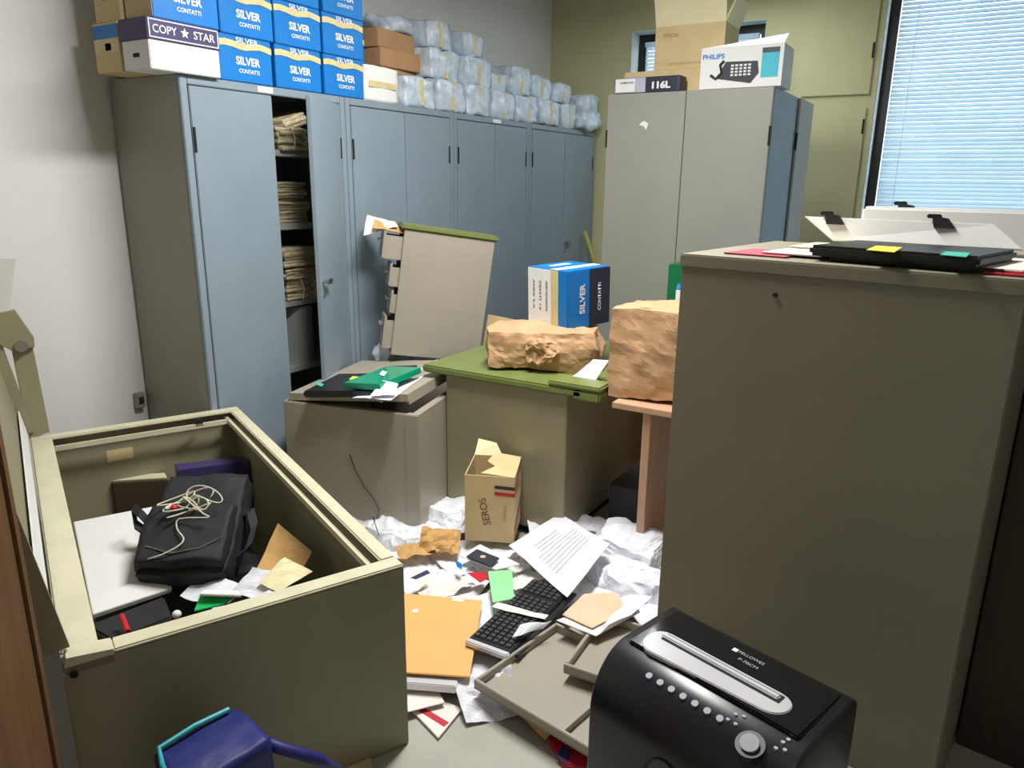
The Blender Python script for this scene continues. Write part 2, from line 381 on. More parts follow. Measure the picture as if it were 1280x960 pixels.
bundle(bx,2.42,1.386,.25,.3,.12,'lowest tied bundle on the second shelf, left',seed=4); bundle(bx,2.42,1.512,.22,.3,.09,'bundle with loose string in mid second shelf, left',seed=5)
bundle(bx+.01,2.42,1.607,.18,.28,.06,'topmost bundle on the second shelf, left',seed=6,string=False,n=3)
bundle(bx-.04,2.70,1.386,.25,.3,.10,'lowest dark bundle on the second shelf, right',seed=7,string=False); bundle(bx-.04,2.70,1.49,.23,.28,.09,'topmost dark bundle on the second shelf, right',seed=8,string=False)
bundle(bx,2.42,1.008,.25,.3,.09,'reddish bundle lowest on the third shelf, left',seed=9,string=False); bundle(bx+.01,2.43,1.10,.23,.3,.13,'pale thick bundle topmost on third shelf, left',seed=10,string=False)
bundle(bx+.01,2.71,1.008,.25,.3,.10,'brown bundle lowest on the third shelf, right',seed=11); bundle(bx+.02,2.70,1.112,.25,.3,.09,'mid bundle on the third shelf, right',seed=12,string=False); bundle(bx+.02,2.70,1.205,.24,.28,.06,'topmost pale bundle on the third shelf, right',seed=13,string=False,n=3)
b=MB(); b.cyl((bx+.02,2.72,.67),(bx+.02,2.72,.965),.115,28); tag(b.build('metal_canister',M['bluein'],smooth=False),'pale grey round canister on the lower shelf of the open cabinet','canister')
# ---------------- cartons on the row ----------------
def silver_box(label,loc,rz=PI/2,wd=.285,dp=.22,h=.185,group='blue and white cartons stacked on the metal cabinets'):
    t=thing('carton',label,'box',loc,rz,group); f=-dp/2
    b=MB(); b.box(-wd/2,f,0,wd/2,dp/2,h,.003); b.build('box_body',M['silverblue'],t)
    X1=(1,0,0);UP=(0,0,1)
    b=MB(); n=8; 
    for k in range(n):
        x0=-wd/2+wd*k/n; x1=x0+wd/n; z0=h*(.73+.03*math.sin(k*1.3)); z1=h*(.73+.03*math.sin((k+1)*1.3))
        q=[(x0,f-.0018,z0),(x1,f-.0018,z1),(x1,f-.0018,z1+.026),(x0,f-.0018,z0+.026)]
        b.bm.faces.new([b.bm.verts.new(p) for p in q])
    o=b.build('tape',M['tape'],t); md=o.modifiers.new('s','SOLIDIFY'); md.thickness=.001
    text('SILVER',(0.01,f,h*.47),X1,UP,.034,M['white'],t,width=.13,bold=.03)
    text('CONTATTI',(0.012,f,h*.25),X1,UP,.017,M['white'],t,width=.11,bold=.02)
    text('SILVER',(0.01,f-.0012,h*.91),X1,UP,.022,M['white'],t,width=.12,bold=.02)
    return t
s0=silver_box('blue carton in bottom row, directly right of the white lidded carton',(-2.92,2.405,2.002))
pos=[((-2.92,2.425,2.19),'blue carton in upper row above the first bottom one'),
((-2.92,2.71,2.002),'blue carton second in the bottom row, above the open doors'),
((-2.92,2.72,2.19),'blue carton second in the upper row'),
((-2.92,3.015,2.002),'blue carton third in bottom row, next to the white package'),
((-2.92,3.02,2.19),'blue carton third in the upper row, over the last bottom one'),
((-2.92,2.43,2.378),'topmost blue carton, cut by the frame, first column'),
((-2.92,2.72,2.378),'topmost blue carton, cut by the frame, middle column'),
((-2.92,3.03,2.378),'topmost blue carton, cut by the frame, third column'),
((-3.16,3.30,2.002),'blue carton at the bottom of the set-back column behind the white package'),
((-3.16,3.30,2.19),'blue carton in the middle of the set-back column'),
((-3.16,3.30,2.378),'blue carton on top of the set-back column'),
((-3.16,2.99,2.002),'blue carton hidden behind the third bottom one'),((-3.16,2.99,2.19),'blue carton hidden behind the third upper one')]
for p,lbl in pos[:11]: dup(s0,None,p,label=lbl)
# carton at the left end, upper: blue front, plain side with hand holes
def carton(name,label,loc,rz,wd,dp,h,m,bev=.003,group=None,cat='box'):
    t=thing(name,label,cat,loc,rz,group); b=MB(); b.box(-wd/2,-dp/2,0,wd/2,dp/2,h,bev); b.build('box_body',m,t); return t
X1=(1,0,0);UP=(0,0,1)
t=carton('carton','white lidded paper carton at the left end of the cabinet tops',(-2.87,2.085,2.002),PI/2,.32,.17,.115,M['white'])
b=MB(); b.box(-.164,-.089,.105,.164,.089,.185,.003); ld=b.build('lid',M['purple'],t)
b=MB(); 
for q in ((-.155,.113,.155,.117),(-.155,.176,.155,.180),(-.157,.113,-.153,.18),(.153,.113,.157,.18)): b.box(q[0],-.0905,q[1],q[2],-.089,q[3])
b.build('printed_border',M['white'],ld)
text('COPY',(-.088,-.089,.147),X1,UP,.03,M['white'],ld,width=.105,bold=.01); text('STAR',(.09,-.089,.147),X1,UP,.03,M['white'],ld,width=.1,bold=.01)
b=MB(); pts=[]
for k in range(10):
    r=.02 if k%2==0 else .009; a=PI/2+k*PI/5; pts.append((.0+r*math.cos(a),-.0904,.147+r*math.sin(a)))
b.bm.faces.new([b.bm.verts.new(p) for p in pts]); o=b.build('star_mark',M['white'],ld)
def endholes(t,wd,dp,h,off=0):
    b=MB(); b.box(-wd/2-.001,-.02+off,h*.45,-wd/2+.001,.02+off,h*.6); b.build('hand_hole',M['dark'],t)
endholes(t,.32,.23,.1)
t=carton('carton','beige and blue carton behind the white lidded one against the wall',(-3.055,2.085,2.002),PI/2,.32,.17,.185,M['kraftlight'])
patch((-.16,0,.15),(0,-1,0),UP,.165,.05,M['silverblue'],t,'printed_band'); endholes(t,.32,.22,.18,-.01); patch((-.16,0,.10),(0,-1,0),UP,.165,.05,M['sticky'],t,'printed_band').active_material=M['tape']
t=silver_box('upper blue carton at the left end, standing on the white lidded carton',(-2.875,2.11,2.19),wd=.30,dp=.17)
patch((-.15,0,.092),(0,-1,0),UP,.165,.18,M['kraftlight'],t,'plain_end'); endholes(t,.303,.23,.18)
t=carton('carton','plain beige carton at the rear left end, upper layer by the wall',(-3.055,2.10,2.19),PI/2,.31,.17,.18,M['kraftlight']); endholes(t,.31,.22,.18)
dup(s0,None,(-2.92,2.11,2.378),label='topmost blue carton, cut by the frame, at the left end')
# white taped package
t=thing('white_package','white taped package between blue cartons and wrapped bundles','package',(-2.90,3.31,2.002),PI/2)
b=MB(); b.blob((0,0,.088),(.27,.17,.18),n=9,amp=.006,freq=8,seed=90,power=.12); b.build('wrapping',M['white'],t,smooth=True)
patch((0,-.088,.085),X1,UP,.22,.03,M['tape'],t,'tape',th=.002)
# brown boxes
for i,(p,r,lbl,sz) in enumerate((((-3.12,3.66,2.002),PI/2,'brown box lowest in the stack behind the wrapped bundles',(.34,.26,.11)),((-3.12,3.66,2.113),PI/2+.06,'brown box second from the bottom behind the wrapped bundles',(.34,.26,.105)),((-3.11,3.68,2.22),PI/2-.03,'brown box third from bottom with open side gap',(.36,.27,.10)),((-3.13,3.66,2.322),PI/2+.05,'brown box on top of the brown stack',(.35,.26,.10)))):
    t=carton('brown_box',lbl,p,r,*sz,M['kraft'],group='brown boxes stacked on the cabinets')
    b=MB(); b.box(-sz[0]/2,-.02,sz[2],sz[0]/2,.02,sz[2]+.0008); b.build('tape',M['tape'],t)
b=MB(); b.blob((-3.13,3.76,2.475),(.2,.28,.09),amp=.025,freq=9,seed=3,power=.5); tag(b.build('plastic_bag',M['wrap'],smooth=True),'limp grey plastic bag on top of the brown box stack','bag')
# wrapped bundles
wr=[(3.66,0,.28,.15,'first wrapped bundle, low, in front of the brown boxes'),
(3.97,0,.27,.17,'wrapped bundle in bottom row under the tallest column'),(4.27,0,.27,.17,'wrapped bundle in bottom row, third from the left'),(4.58,0,.27,.17,'wrapped bundle in bottom row, fourth from left'),
(4.90,0,.29,.17,'wrapped bundle in bottom row above the third cabinet label'),(5.24,0,.3,.17,'wrapped bundle in bottom row, second from the far bag'),(5.55,0,.22,.17,'wrapped bundle in bottom row next to the far bulging bag'),
(3.99,1,.29,.16,'wrapped bundle in second layer of the first tall column'),(4.31,1,.3,.16,'wrapped bundle in second layer of second column'),(4.60,1,.2,.1,'small wrapped bundle in second layer, low'),
(4.86,1,.26,.17,'wrapped bundle in second layer, fifth column'),(5.20,1,.3,.15,'wrapped bundle in second layer, sixth column'),(5.5,1,.26,.13,'wrapped bundle in second layer nearest the far bag'),
(4.0,2,.25,.15,'wrapped bundle on the very top of the first tall column'),(4.32,2,.24,.12,'wrapped bundle on the very top of second column')]
for i,(yy,lay,wd,h,lbl) in enumerate(wr):
    h+=.012; z=2.002+lay*.184; xx=-2.93-(.0 if lay==0 else .03+.03*(i%2))-(.05 if lay==2 else 0)
    t=thing('wrapped_bundle',lbl,'package',(xx,yy,z),0,'plastic wrapped bundles on the cabinets')
    b=MB(); b.blob((0,0,h/2),(.22,wd,h),n=9,amp=.016,freq=11,seed=i+20,power=.2); o=b.build('wrapping',M['wrap'],t,smooth=True)
    b=MB(); b.box(.085,-.014,.012,.108+.008,.014,h-.012,.002); b.build('tape',M['tape'],t)
t=thing('wrapped_bundle','bulging white plastic bundle overhanging the far end of the row','package',(-2.9,5.86,2.002),0,'plastic wrapped bundles on the cabinets')
b=MB(); b.blob((0,0,.07),(.3,.36,.14),n=10,amp=.03,freq=8,seed=50,power=.45); b.blob((.0,0.0,.19),(.26,.3,.16),n=10,amp=.03,freq=8,seed=51,power=.4); b.build('wrapping',M['wrap'],t,smooth=True)
# ---------------- wardrobes by the window ----------------
wa=cabinet('wardrobe_cabinet','light grey double door metal cabinet with open cardboard boxes on top',(-1.95,4.35,0),0,.955,.62,2.1,M['ward'],M['blue'],None,overlay=True,handle=False,botgap=.08)
b=MB(); b.slab([(.205,-.021,1.925),(.235,-.021,1.915),(.25,-.021,1.895),(.262,-.021,1.93),(.235,-.021,1.945),(.22,-.021,1.938)],.001); b.build('torn_sticker',M['paper2'],wa)
wc=cabinet('wardrobe_cabinet','grey metal cabinet directly behind the light grey one, only its side strip showing',(-1.947,4.995,0),0,.965,.42,2.10,M['ward'],M['ward'],None,overlay=True,handle=False)
# green strip seen low beside the near cabinet
# boxes on top
T=2.102
t=carton('toner_box','long black and grey toner box at the left front edge of the cabinet',(-1.72,4.40,T),0,.40,.11,.085,M['navy'])
patch((-.10,-.055,.043),X1,UP,.19,.08,M['greyink'],t,'pale_print'); patch((-.13,-.056,.043),X1,UP,.12,.07,M['white'],t,'pale_print',lift=.001)
text('SAMSUNG',(-.12,-.0572,.058),X1,UP,.012,M['navy'],t,width=.085,bold=.02); text('116L',(.09,-.055,.038),X1,UP,.04,M['white'],t,width=.11,bold=.05)
patch((.193,-.0555,.043),X1,UP,.012,.08,M['purple'],t,'purple_edge')
t=carton('flat_carton','flat brown carton under the large open carton',(-1.60,4.64,T),0,.64,.30,.135,M['kraftlight'])
b=MB(); b.box(-.32,-.02,.135,.32,.02,.136); b.build('tape',M['tape'],t)
t=thing('open_carton','large beige carton with raised front flap on the flat brown carton','box',(-1.535,4.64,T+.137))
w_,d_,h_=.41,.28,.235
b=MB(); e=.005
b.box(-w_/2,-d_/2,0,w_/2,-d_/2+e,h_); b.box(-w_/2,d_/2-e,0,w_/2,d_/2,h_); b.box(-w_/2,-d_/2+e,0,-w_/2+e,d_/2-e,h_); b.box(w_/2-e,-d_/2+e,0,w_/2,d_/2-e,h_); b.box(-w_/2+e,-d_/2+e,0,w_/2-e,d_/2-e,e)
b.build('box_body',M['kraftlight'],t)
b=MB(); b.slab([(-w_/2,-d_/2,h_),(w_/2,-d_/2,h_),(w_/2-.0,-d_/2-.03,h_+.16),(-w_/2-.01,-d_/2-.03,h_+.16)],.004); b.build('flap',M['kraftflap'],t)
b=MB(); b.slab([(w_/2,-d_/2,h_),(w_/2,d_/2,h_),(w_/2+.05,d_/2,h_+.13),(w_/2+.05,-d_/2+.02,h_+.13)],.004); b.build('flap',M['kraftflap'],t)
text('EPSON',(-.11,-d_/2,h_-.05),X1,UP,.022,M['kraft'],t,width=.09,bold=.02); text('CORRUGATED CARDBOARD',(-.02,-d_/2,.03),X1,UP,.012,M['kraft'],t,width=.2)
t=thing('fax_carton','white telephone carton with open lid at the cabinet top right corner','box',(-1.185,4.46,T),0)
w_,d_,h_=.44,.24,.21
b=MB(); b.box(-w_/2,-d_/2,0,w_/2,-d_/2+e,h_); b.box(-w_/2,d_/2-e,0,w_/2,d_/2,h_); b.box(-w_/2,-d_/2+e,0,-w_/2+e,d_/2-e,h_); b.box(w_/2-e,-d_/2+e,0,w_/2,d_/2-e,h_); b.box(-w_/2+e,-d_/2+e,0,w_/2-e,d_/2-e,e)
b.build('box_body',M['white'],t)
b=MB(); b.slab([(-w_/2,-d_/2,h_),(w_/2,-d_/2,h_),(w_/2-.02,.06,h_+.075),(-w_/2+.01,.06,h_+.03)],.004); b.build('flap',M['white'],t)
f=-d_/2
text('PHILIPS',(-.15,f,h_-.045),X1,UP,.026,M['silverblue'],t,width=.12,bold=.03)
patch((.155,f,.11),X1,UP,.09,.13,M['cyan'],t,'printed_panel'); patch((.155,f-.001,.18),X1,UP,.09,.025,M['navy'],t,'printed_panel')
ph=MB()
ph.slab([(-.12,f-.002,.05),(.06,f-.002,.02),(.1,f-.002,.07),(.09,f-.002,.13),(-.08,f-.002,.135),(-.1,f-.002,.1)],.001); pho=ph.build('telephone_picture',M['phone'],t)
b=MB(); b.tube([(-.09,f-.003,.14),(-.11,f-.003,.12),(-.10,f-.003,.08),(-.13,f-.003,.05),(-.16,f-.003,.07)],.008,6); b.build('handset_picture',M['phone'],pho)
b=MB()
for i in range(5):
    for j in range(4): b.box(-.05+i*.023,f-.005,.06+j*.016,-.035+i*.023,f-.003,.07+j*.016)
b.build('keypad_picture',M['white'],pho)
# ---------------- overturned cabinets in the middle ----------------
# low cabinet lying on its back
FL=Vector((-2.62,2.305,0)); FR=Vector((-1.955,2.463,0)); u=(FR-FL).normalized(); wv=(FR-FL).length; LZ=.60
v=Vector((-u.y,u.x,0)); DL=.82
lc=thing('overturned_cabinet','low beige metal cabinet lying on its back with its door ajar','metal cabinet',mtx=Matrix(((u.x,v.x,0,FL.x),(u.y,v.y,0,FL.y),(0,0,1,0),(0,0,0,1))))
b=MB(); th=.014
b.box(0,0,0,wv,th,LZ,.003); b.box(0,DL-th,0,wv,DL,LZ); b.box(0,th,0,th,DL-th,LZ); b.box(wv-th,th,0,wv,DL-th,LZ); b.box(th,th,0,wv-th,DL-th,th)
b.box(th,th,LZ-.03,.05,DL-th,LZ-.002); b.box(wv-.04,th,LZ-.03,wv-th,DL-th,LZ-.002); b.box(.05,th,LZ-.03,wv-.04,.04,LZ-.002)
b.build('carcass',M['beige'],lc)
b=MB(); b.box(wv-.06,-.004,0,wv+.002,0,LZ-.002); b.build('edge_strip',M['beige'],lc)
# door hinged at left, lifted at right
b=MB(); ang=math.radians(5); L_=wv-.075
def dl(x,z): return (.03+x*math.cos(ang)-z*math.sin(ang),LZ+.004+x*math.sin(ang)+z*math.cos(ang))
def dslab(x0,x1,y0,y1,z0,z1,mb):
    c=[(x0,z0),(x1,z0),(x1,z1),(x0,z1)]; p=[dl(*q) for q in c]
    mb.hexa([(p[0][0],y0,p[0][1]),(p[1][0],y0,p[1][1]),(p[1][0],y1,p[1][1]),(p[0][0],y1,p[0][1])],[(p[3][0],y0,p[3][1]),(p[2][0],y0,p[2][1]),(p[2][0],y1,p[2][1]),(p[3][0],y1,p[3][1])])
dslab(0,L_,.01,DL-.12,.03,.034,b); dslab(0,L_,.01,.02,0,.03,b); dslab(L_-.01,L_,.02,DL-.12,-.015,.03,b); dslab(0,.01,.02,DL-.12,0,.03,b); dslab(.01,L_-.01,DL-.13,DL-.12,0,.03,b)
dr=b.build('door',M['beige'],lc)
b=MB(); p=dl(L_-.12,.012); b.cyl((p[0],.012,p[1]),(p[0],-.012,p[1]),.011); b.build('lock',M['steel'],dr)
b=MB(); dslab(L_-.16,L_-.13,DL-.35,DL-.12,.034,.038,b); b.build('label_strip',M['paper2'],dr)
bpy.context.view_layer.update()
def onlow(px,py,dz=.0):
    # point on tilted lid surface: iterate
    z=LZ+.05
    for _ in range(6):
        p=Z(px,py,z); q=lc.matrix_world.inverted()@p; z=LZ+.004+(q.x-.03)*math.tan(ang)+.034+dz
    return Z(px,py,z)
Nl=(lc.matrix_world.to_3x3()@Vector((-math.sin(ang),0,math.cos(ang)))).normalized()
def flat(name,label,cat,px,m,th,dz,fn=onlow,bev=.003,group=None,parts=True):
    pts=rectify([fn(*q,dz=dz+th) for q in px])
    c=sum(pts,Vector())/len(pts); t=thing(name,label,cat,c,0,group)
    b=MB(); q=[p-c for p in pts]
    n=(q[1]-q[0]).cross(q[2]-q[1])
    if n.z<0: q=q[::-1]
    b.slab(q,th,bev); b.build('body' if parts else 'body',m,t); return t,c
# laptop and stickies
t,c=flat('laptop','closed black laptop with green and yellow sticky notes on the low cabinet','laptop',[(385,487),(432,491),(478,468),(424,465)],M['black'],.03,.002,bev=.006)
for px,m in (([(393,480),(402,483),(405,480),(396,477)],'stickyg'),([(436,474),(445,477),(449,471),(441,470)],'sticky')):
    pts=[onlow(*q,dz=.034)-c for q in px]; pts=pts[::-1] if (pts[1]-pts[0]).cross(pts[2]-pts[1]).z<0 else pts
    MB().slab(pts,.0015).build('sticky_note',M[m],t)
t,c=flat('dark_folder','dark folder lying under the glossy green box','folder',[(446,488),(470,492),(518,462),(490,452)],M['navy'],.02,.002,bev=.002)
t,c=flat('green_box','glossy emerald green flat box on the low cabinet lid','box',[(444,473),(460,486),(513,465),(497,452)],M['greenbox'],.028,.03,bev=.002)
pts=[onlow(x,y,dz=.063)-c for x,y in ((474,468),(480,470),(484,465),(478,463))]; pts=pts[::-1] if (pts[1]-pts[0]).cross(pts[2]-pts[1]).z<0 else pts
MB().slab(pts,.001).build('logo_mark',M['white'],t)
for i,(px,lbl) in enumerate((([(440,497),(488,500),(530,470),(500,478)],'long white sheet on the low cabinet lid beside the green box'),([(462,496),(492,494),(498,480),(478,476)],'folded white sheet standing up by the green box'))):
    o=sheet([onlow(*q,dz=.004+.012*i+(.04 if i and k>1 else 0)) for k,q in enumerate(px)],M['paper'],.006,8,i+3); tag(o,lbl,'paper')
# thin wire down the front of the low cabinet
b=MB(); pz=[(437,568),(445,590),(455,608),(468,625),(474,638)]
pl=[]
for x,y in pz:
    r=ray(x,y); n=Vector((u.y,-u.x,0)); t_=n.dot(FL+n*.006)/n.dot(r); pl.append(CP+r*t_)
g0=pl[-1]; pl+= [g0+Vector((.02,-.05,-.03)),g0+Vector((.05,-.1,.02)),g0+Vector((.1,-.12,-.05))]
tag(MB().tube(pl,.0018,6).build('thin_wire',M['ink']),'thin dark wire hanging against the front of the low cabinet','wire')
# green topped desk
GD=thing('green_topped_desk','olive metal desk with a green top, crumpled bag and carton on it','desk',(-2.147,2.745,0),0)
gh=.75; gd=1.0
b=MB(); b.box(.12,.03,.04,.765,gd,gh-.035,.004); b.build('body',M['safe'],GD)
b=MB(); b.box(0,0,gh-.035,.845,gd+.02,gh,.008); tp=b.build('top',M['green'],GD)
b=MB(); b.box(.68,.0,gh,.93,.13,gh+.022,.007); b.build('green_corner_piece',M['green'],GD)
b=MB(); b.box(.80,.0,gh-.045,.93,.32,gh-.002,.008); b.build('green_corner_edge',M['green'],GD)
b=MB(); b.box(.14,.06,0,.75,gd-.03,.04); b.build('plinth',M['dark'],GD)
o=sheet([Vector((-1.42,2.90,gh+.01)),Vector((-1.30,2.88,gh+.01)),Vector((-1.27,2.95,gh+.09)),Vector((-1.36,2.98,gh+.08))],M['paper'],.008,8,12); tag(o,'white folded paper standing on the desk between the two paper bags','paper')
# beige card standing behind
cc=[X(603,430,-2.05) if False else Y(603,434,3.45),Y(648,430,3.45),Y(645,400,3.47),Y(610,393,3.47)]
b=MB(); b.slab(cc,.01); tag(b.build('beige_card',M['kraftlight']),'beige cardboard panel standing behind the crumpled bag','cardboard')
# crumpled paper bag lying
def bagmesh(c,dim,seed,amp,rz=0,label='',name='paper_bag',power=.3,ribs=True,n=26):
    t=thing(name,label,'paper bag',c,rz); b=MB(); b.blob((0,0,dim[2]/2),dim,n=n,amp=amp,freq=5,seed=seed,power=power,crease=.02); b.build('bag_body',M['bag'],t,smooth=False); return t
p=Z(680,475,.76)
t=bagmesh((-1.66,3.06,.752),(.52,.30,.19),5,.022,.42,'crumpled brown paper bag lying on the green desk under a carton',power=.3)
b=MB(); b.blob((.0,-.15,.1),(.12,.06,.10),n=10,amp=.03,freq=18,seed=9,power=.4,crease=.02); b.build('twisted_neck',M['bag'],t)
# SILVER carton on the bag
c0=Z(709,412,.945)
t=thing('carton','blue, black and white carton tilted on the crumpled paper bag','box',mtx=Matrix.Translation((c0.x,c0.y,.94))@Matrix.Rotation(math.radians(70),4,'Z')@Matrix.Rotation(math.radians(-2),4,'Y'))
# local: x along blue face to right, y back-left along white face
w_,d_,h_=.275,.275,.27
b=MB(); b.box(0,0,0,w_,d_,h_,.004); b.build('box_body',M['silverblue'],t)
# left (white) face is x=0 ; right (blue/black) face is y=0
patch((0,d_/2+.045,h_/2),(0,-1,0),UP,d_-.094,h_-.006,M['white'],t,'white_side')
patch((0,.085,h_/2),(0,-1,0),UP,.05,h_-.006,M['tape'],t,'tape',lift=.0012)
patch((w_*.75,0,h_/2),X1,UP,w_*.49,h_-.006,M['navy'],t,'black_side')
text('SILVER',(w_*.34,0,h_/2),(0,0,1),(-1,0,0),.034,M['white'],t,width=.14,bold=.03); text('CONTATTI',(w_*.74,-.0015,h_*.5),(0,0,1),(-1,0,0),.02,M['white'],t,width=.13,bold=.02)
for k,(s_,hh) in enumerate((('AMM REVISIONI',.022),('ZENTI 14',.022),('ANNI 4-A',.02))):
    text(s_,(-.0012,.14+.045*k,h_*.53),(0,0,-1),(0,-1,0),hh*.7,M['ink'],t,width=.14,name='handwriting')
patch((w_*.5,.09,h_),X1,(0,1,0),w_,.05,M['white'],t,'top_tape'); patch((w_/2,.2,h_),X1,(0,1,0),.12,.035,M['white'],t,'top_print')
# small table with the big paper bag
tb=thing('side_table','beech laminate table with panel legs behind the tall near cabinet','table',(-1.165,2.755,0))
b=MB(); b.box(0,0,.695,.46,.62,.72,.002); b.build('table_top',M['wood'],tb)
for xx in (.13,.42):
    b=MB(); b.box(xx,.02,.0,xx+.035,.58,.695,.002); b.build('leg',M['wood'],tb)
b=MB(); b.box(.165,.02,.06,.42,.58,.08); b.build('shelf',M['wood'],tb)
t=thing('paper_bag','large upright brown paper bag on the beech table','paper bag',(-1.0,3.0,.722),.05)
b=MB(); b.blob((0,0,.19),(.46,.34,.375),n=26,amp=.016,freq=4.5,seed=14,power=.12,crease=.014); b.build('bag_body',M['bag'],t)
b=MB(); b.blob((-.06,-.10,.355),(.26,.10,.05),n=8,amp=.014,freq=9,seed=15,power=.2); b.build('folded_top',M['bag'],t)
# carton behind bag
t=thing('carton','small blue and white carton behind the large paper bag','box',mtx=Matrix.Translation(Vector((-1.21,3.62,.90)))@Matrix.Rotation(math.radians(18),4,'Z'))
b=MB(); b.box(0,0,0,.3,.2,.19,.003); b.build('box_body',M['silverblue'],t)
patch((.07,0,.09),X1,UP,.15,.185,M['white'],t,'white_side'); patch((.17,0,.09),X1,UP,.05,.185,M['tape'],t,'tape'); patch((0,.1,.095),(0,-1,0),UP,.19,.18,M['white'],t,'white_side')
text('ABC 21',(.06,-.0012,.13),X1,UP,.03,M['ink'],t,width=.1,name='handwriting')
st=thing('brown_carton','brown carton under the small blue and white carton','box',(-1.10,3.72,0),.3); b=MB(); b.box(-.17,-.17,0,.17,.17,.448,.003); b.build('box_body',M['kraft'],st)
b=MB(); b.box(-.17,-.17,.45,.17,.17,.898,.003); st2=thing('brown_carton','topmost brown carton directly under the small blue and white one','box',(-1.10,3.72,0),.3); b.build('box_body',M['kraft'],st2)
# green binder at near cabinet edge
b=MB(); q=Y(846,345,3.95); b.box(q.x-.05,q.y,.0,q.x+.12,q.y+.2,q.z+.06,.004); tag(b.build('green_screen',mat('dark_green_card',(0,104,60),.5)),'upright dark green panel just behind the tall near cabinet','panel')
# olive stick leaning by the row end
q0=Y(742,325,5.7); q1=Y(731,290,5.8); d=(q1-q0); 
b=MB(); b.cyl(q0-d*(q0.z/d.z)*.98,q1,.018,8); tag(b.build('olive_pole',M['olivestick']),'olive wooden pole leaning at the far end of the cabinet row','pole')
b=MB(); b.box(-1.27,3.02,0,-1.05,3.42,.24,.004); tag(b.build('added_shade_box',M['black']),'low dark box added for the floor shade beside the beech table leg','box')  # added black block in place of the dark shade by the table
# tilted pedestal
psi=math.radians(46); pd=Vector((math.cos(psi),math.sin(psi),0))
BL=Vector((-2.54,2.985,.70)); roll=math.radians(8)
# local x: along panel, y: into depth, z: up ; lean clockwise in panel plane
xa=(pd*math.cos(roll)+Vector((0,0,-math.sin(roll)))).normalized(); za=(pd*math.sin(roll)+Vector((0,0,math.cos(roll)))).normalized(); ya=za.cross(xa)
mm=Matrix(((xa.x,ya.x,za.x,BL.x),(xa.y,ya.y,za.y,BL.y),(xa.z,ya.z,za.z,BL.z),(0,0,0,1)))
tp=thing('drawer_pedestal','tilted beige drawer pedestal with green top and drawers spilling out','drawer unit',mtx=mm)
PW,PD,PH=.48,.20,.66
b=MB(); b.box(0,0,0,PW,.012,PH,.003); b.box(0,PD-.012,0,PW,PD,PH); b.box(PW-.012,.012,0,PW,PD-.012,PH); b.box(0,.012,0,PW-.012,PD-.012,.012); b.build('carcass',M['beige'],tp)
b=MB(); b.box(-.015,-.01,PH,PW+.02,PD+.02,PH+.028,.008); b.build('green_top',M['green'],tp)
for k,(z0,z1,out) in enumerate(((.50,.64,.10),(.36,.48,.05),(.22,.34,.03),(.03,.2,.05))):
    b=MB(); b.box(-out,.02,z0,-out+.012,PD-.015,z1,.002); b.box(-out+.012,.02,z0,.34,.028,z1-.02); b.box(-out+.012,PD-.025,z0,.34,PD-.017,z1-.02); b.box(-out+.012,.028,z0,.34,PD-.025,z0+.006)
    dd=b.build('drawer',M['beige'],tp)
    b=MB(); b.box(-out-.02,.08,z1-.06,-out,.14,z1-.045,.002); b.build('handle',M['bluein'],dd)
bpy.context.view_layer.update()
lw=lambda p: mm@Vector(p)
o=sheet([lw((-.16,.03,.65)),lw((.02,.02,.64)),lw((.02,.17,.655)),lw((-.14,.18,.68))],M['yellow'],.01,8,4); tag(o,'manila envelope sticking out of the tilted pedestal top drawer','envelope')
o=sheet([lw((-.20,.05,.60)),lw((-.03,.05,.668)),lw((-.03,.2,.68)),lw((-.18,.2,.70))],M['paper2'],.008,8,8); tag(o,'pale paper above the manila envelope in the tilted pedestal','paper')
# ledge that carries the pedestal: crate hidden on the low cabinet's end
# crumpled white bag by pedestal
q=X(477,436,-2.72); b=MB(); b.blob((q.x+.05,q.y-.02,LZ+.07),(.1,.09,.1),n=7,amp=.03,freq=15,seed=31,power=.5); tag(b.build('crumpled_bag',M['bin'],smooth=True),'small crumpled white bag at the foot of the tilted pedestal','bag')
# ---------------- floor: SEROS carton ----------------
t=thing('wine_carton','torn brown carton printed in dark red standing among the papers','box',mtx=Matrix.Translation(Vector((-1.69,2.44,.085)))@Matrix.Rotation(math.radians(24),4,'Z'))
w_,d_,h_=.215,.25,.305; e=.004
b=MB(); b.box(0,0,0,w_,e,h_); b.box(0,d_-e,0,w_,d_,h_); b.box(0,e,0,e,d_-e,h_-.0); b.box(w_-e,e,0,w_,d_-e,h_); b.box(e,e,0,w_-e,d_-e,e); b.build('box_body',M['kraftlight'],t)
b=MB(); b.slab([(w_,0,h_),(w_,d_,h_),(w_*.45,d_,h_+.015),(w_*.35,d_*.6,h_+.01),(w_*.55,d_*.35,h_+.012),(w_*.3,0.02,h_+.005)],.004); b.build('flap',M['kraftlight'],t)
b=MB(); b.slab([(0,d_,h_),(w_*.6,d_,h_),(w_*.45,d_+.03,h_+.05),(0.01,d_+.05,h_+.06)],.004); b.build('flap',M['kraftflap'],t)
text('SEROS',(w_*.40,0,h_*.46),(-.2,0,1),(-1,0,-.2),.032,M['ink'],t,width=.125).active_material=mat('brown_print',(96,72,52),.8)
text('Seros',(w_*.8,0,h_*.45),(0,0,1),(-1,0,0),.014,M['kraft'],t,width=.07)
text('SEROS',(w_,d_*.5,h_*.7),(0,1,0),(0,0,1),.03,M['ink'],t,width=.13)
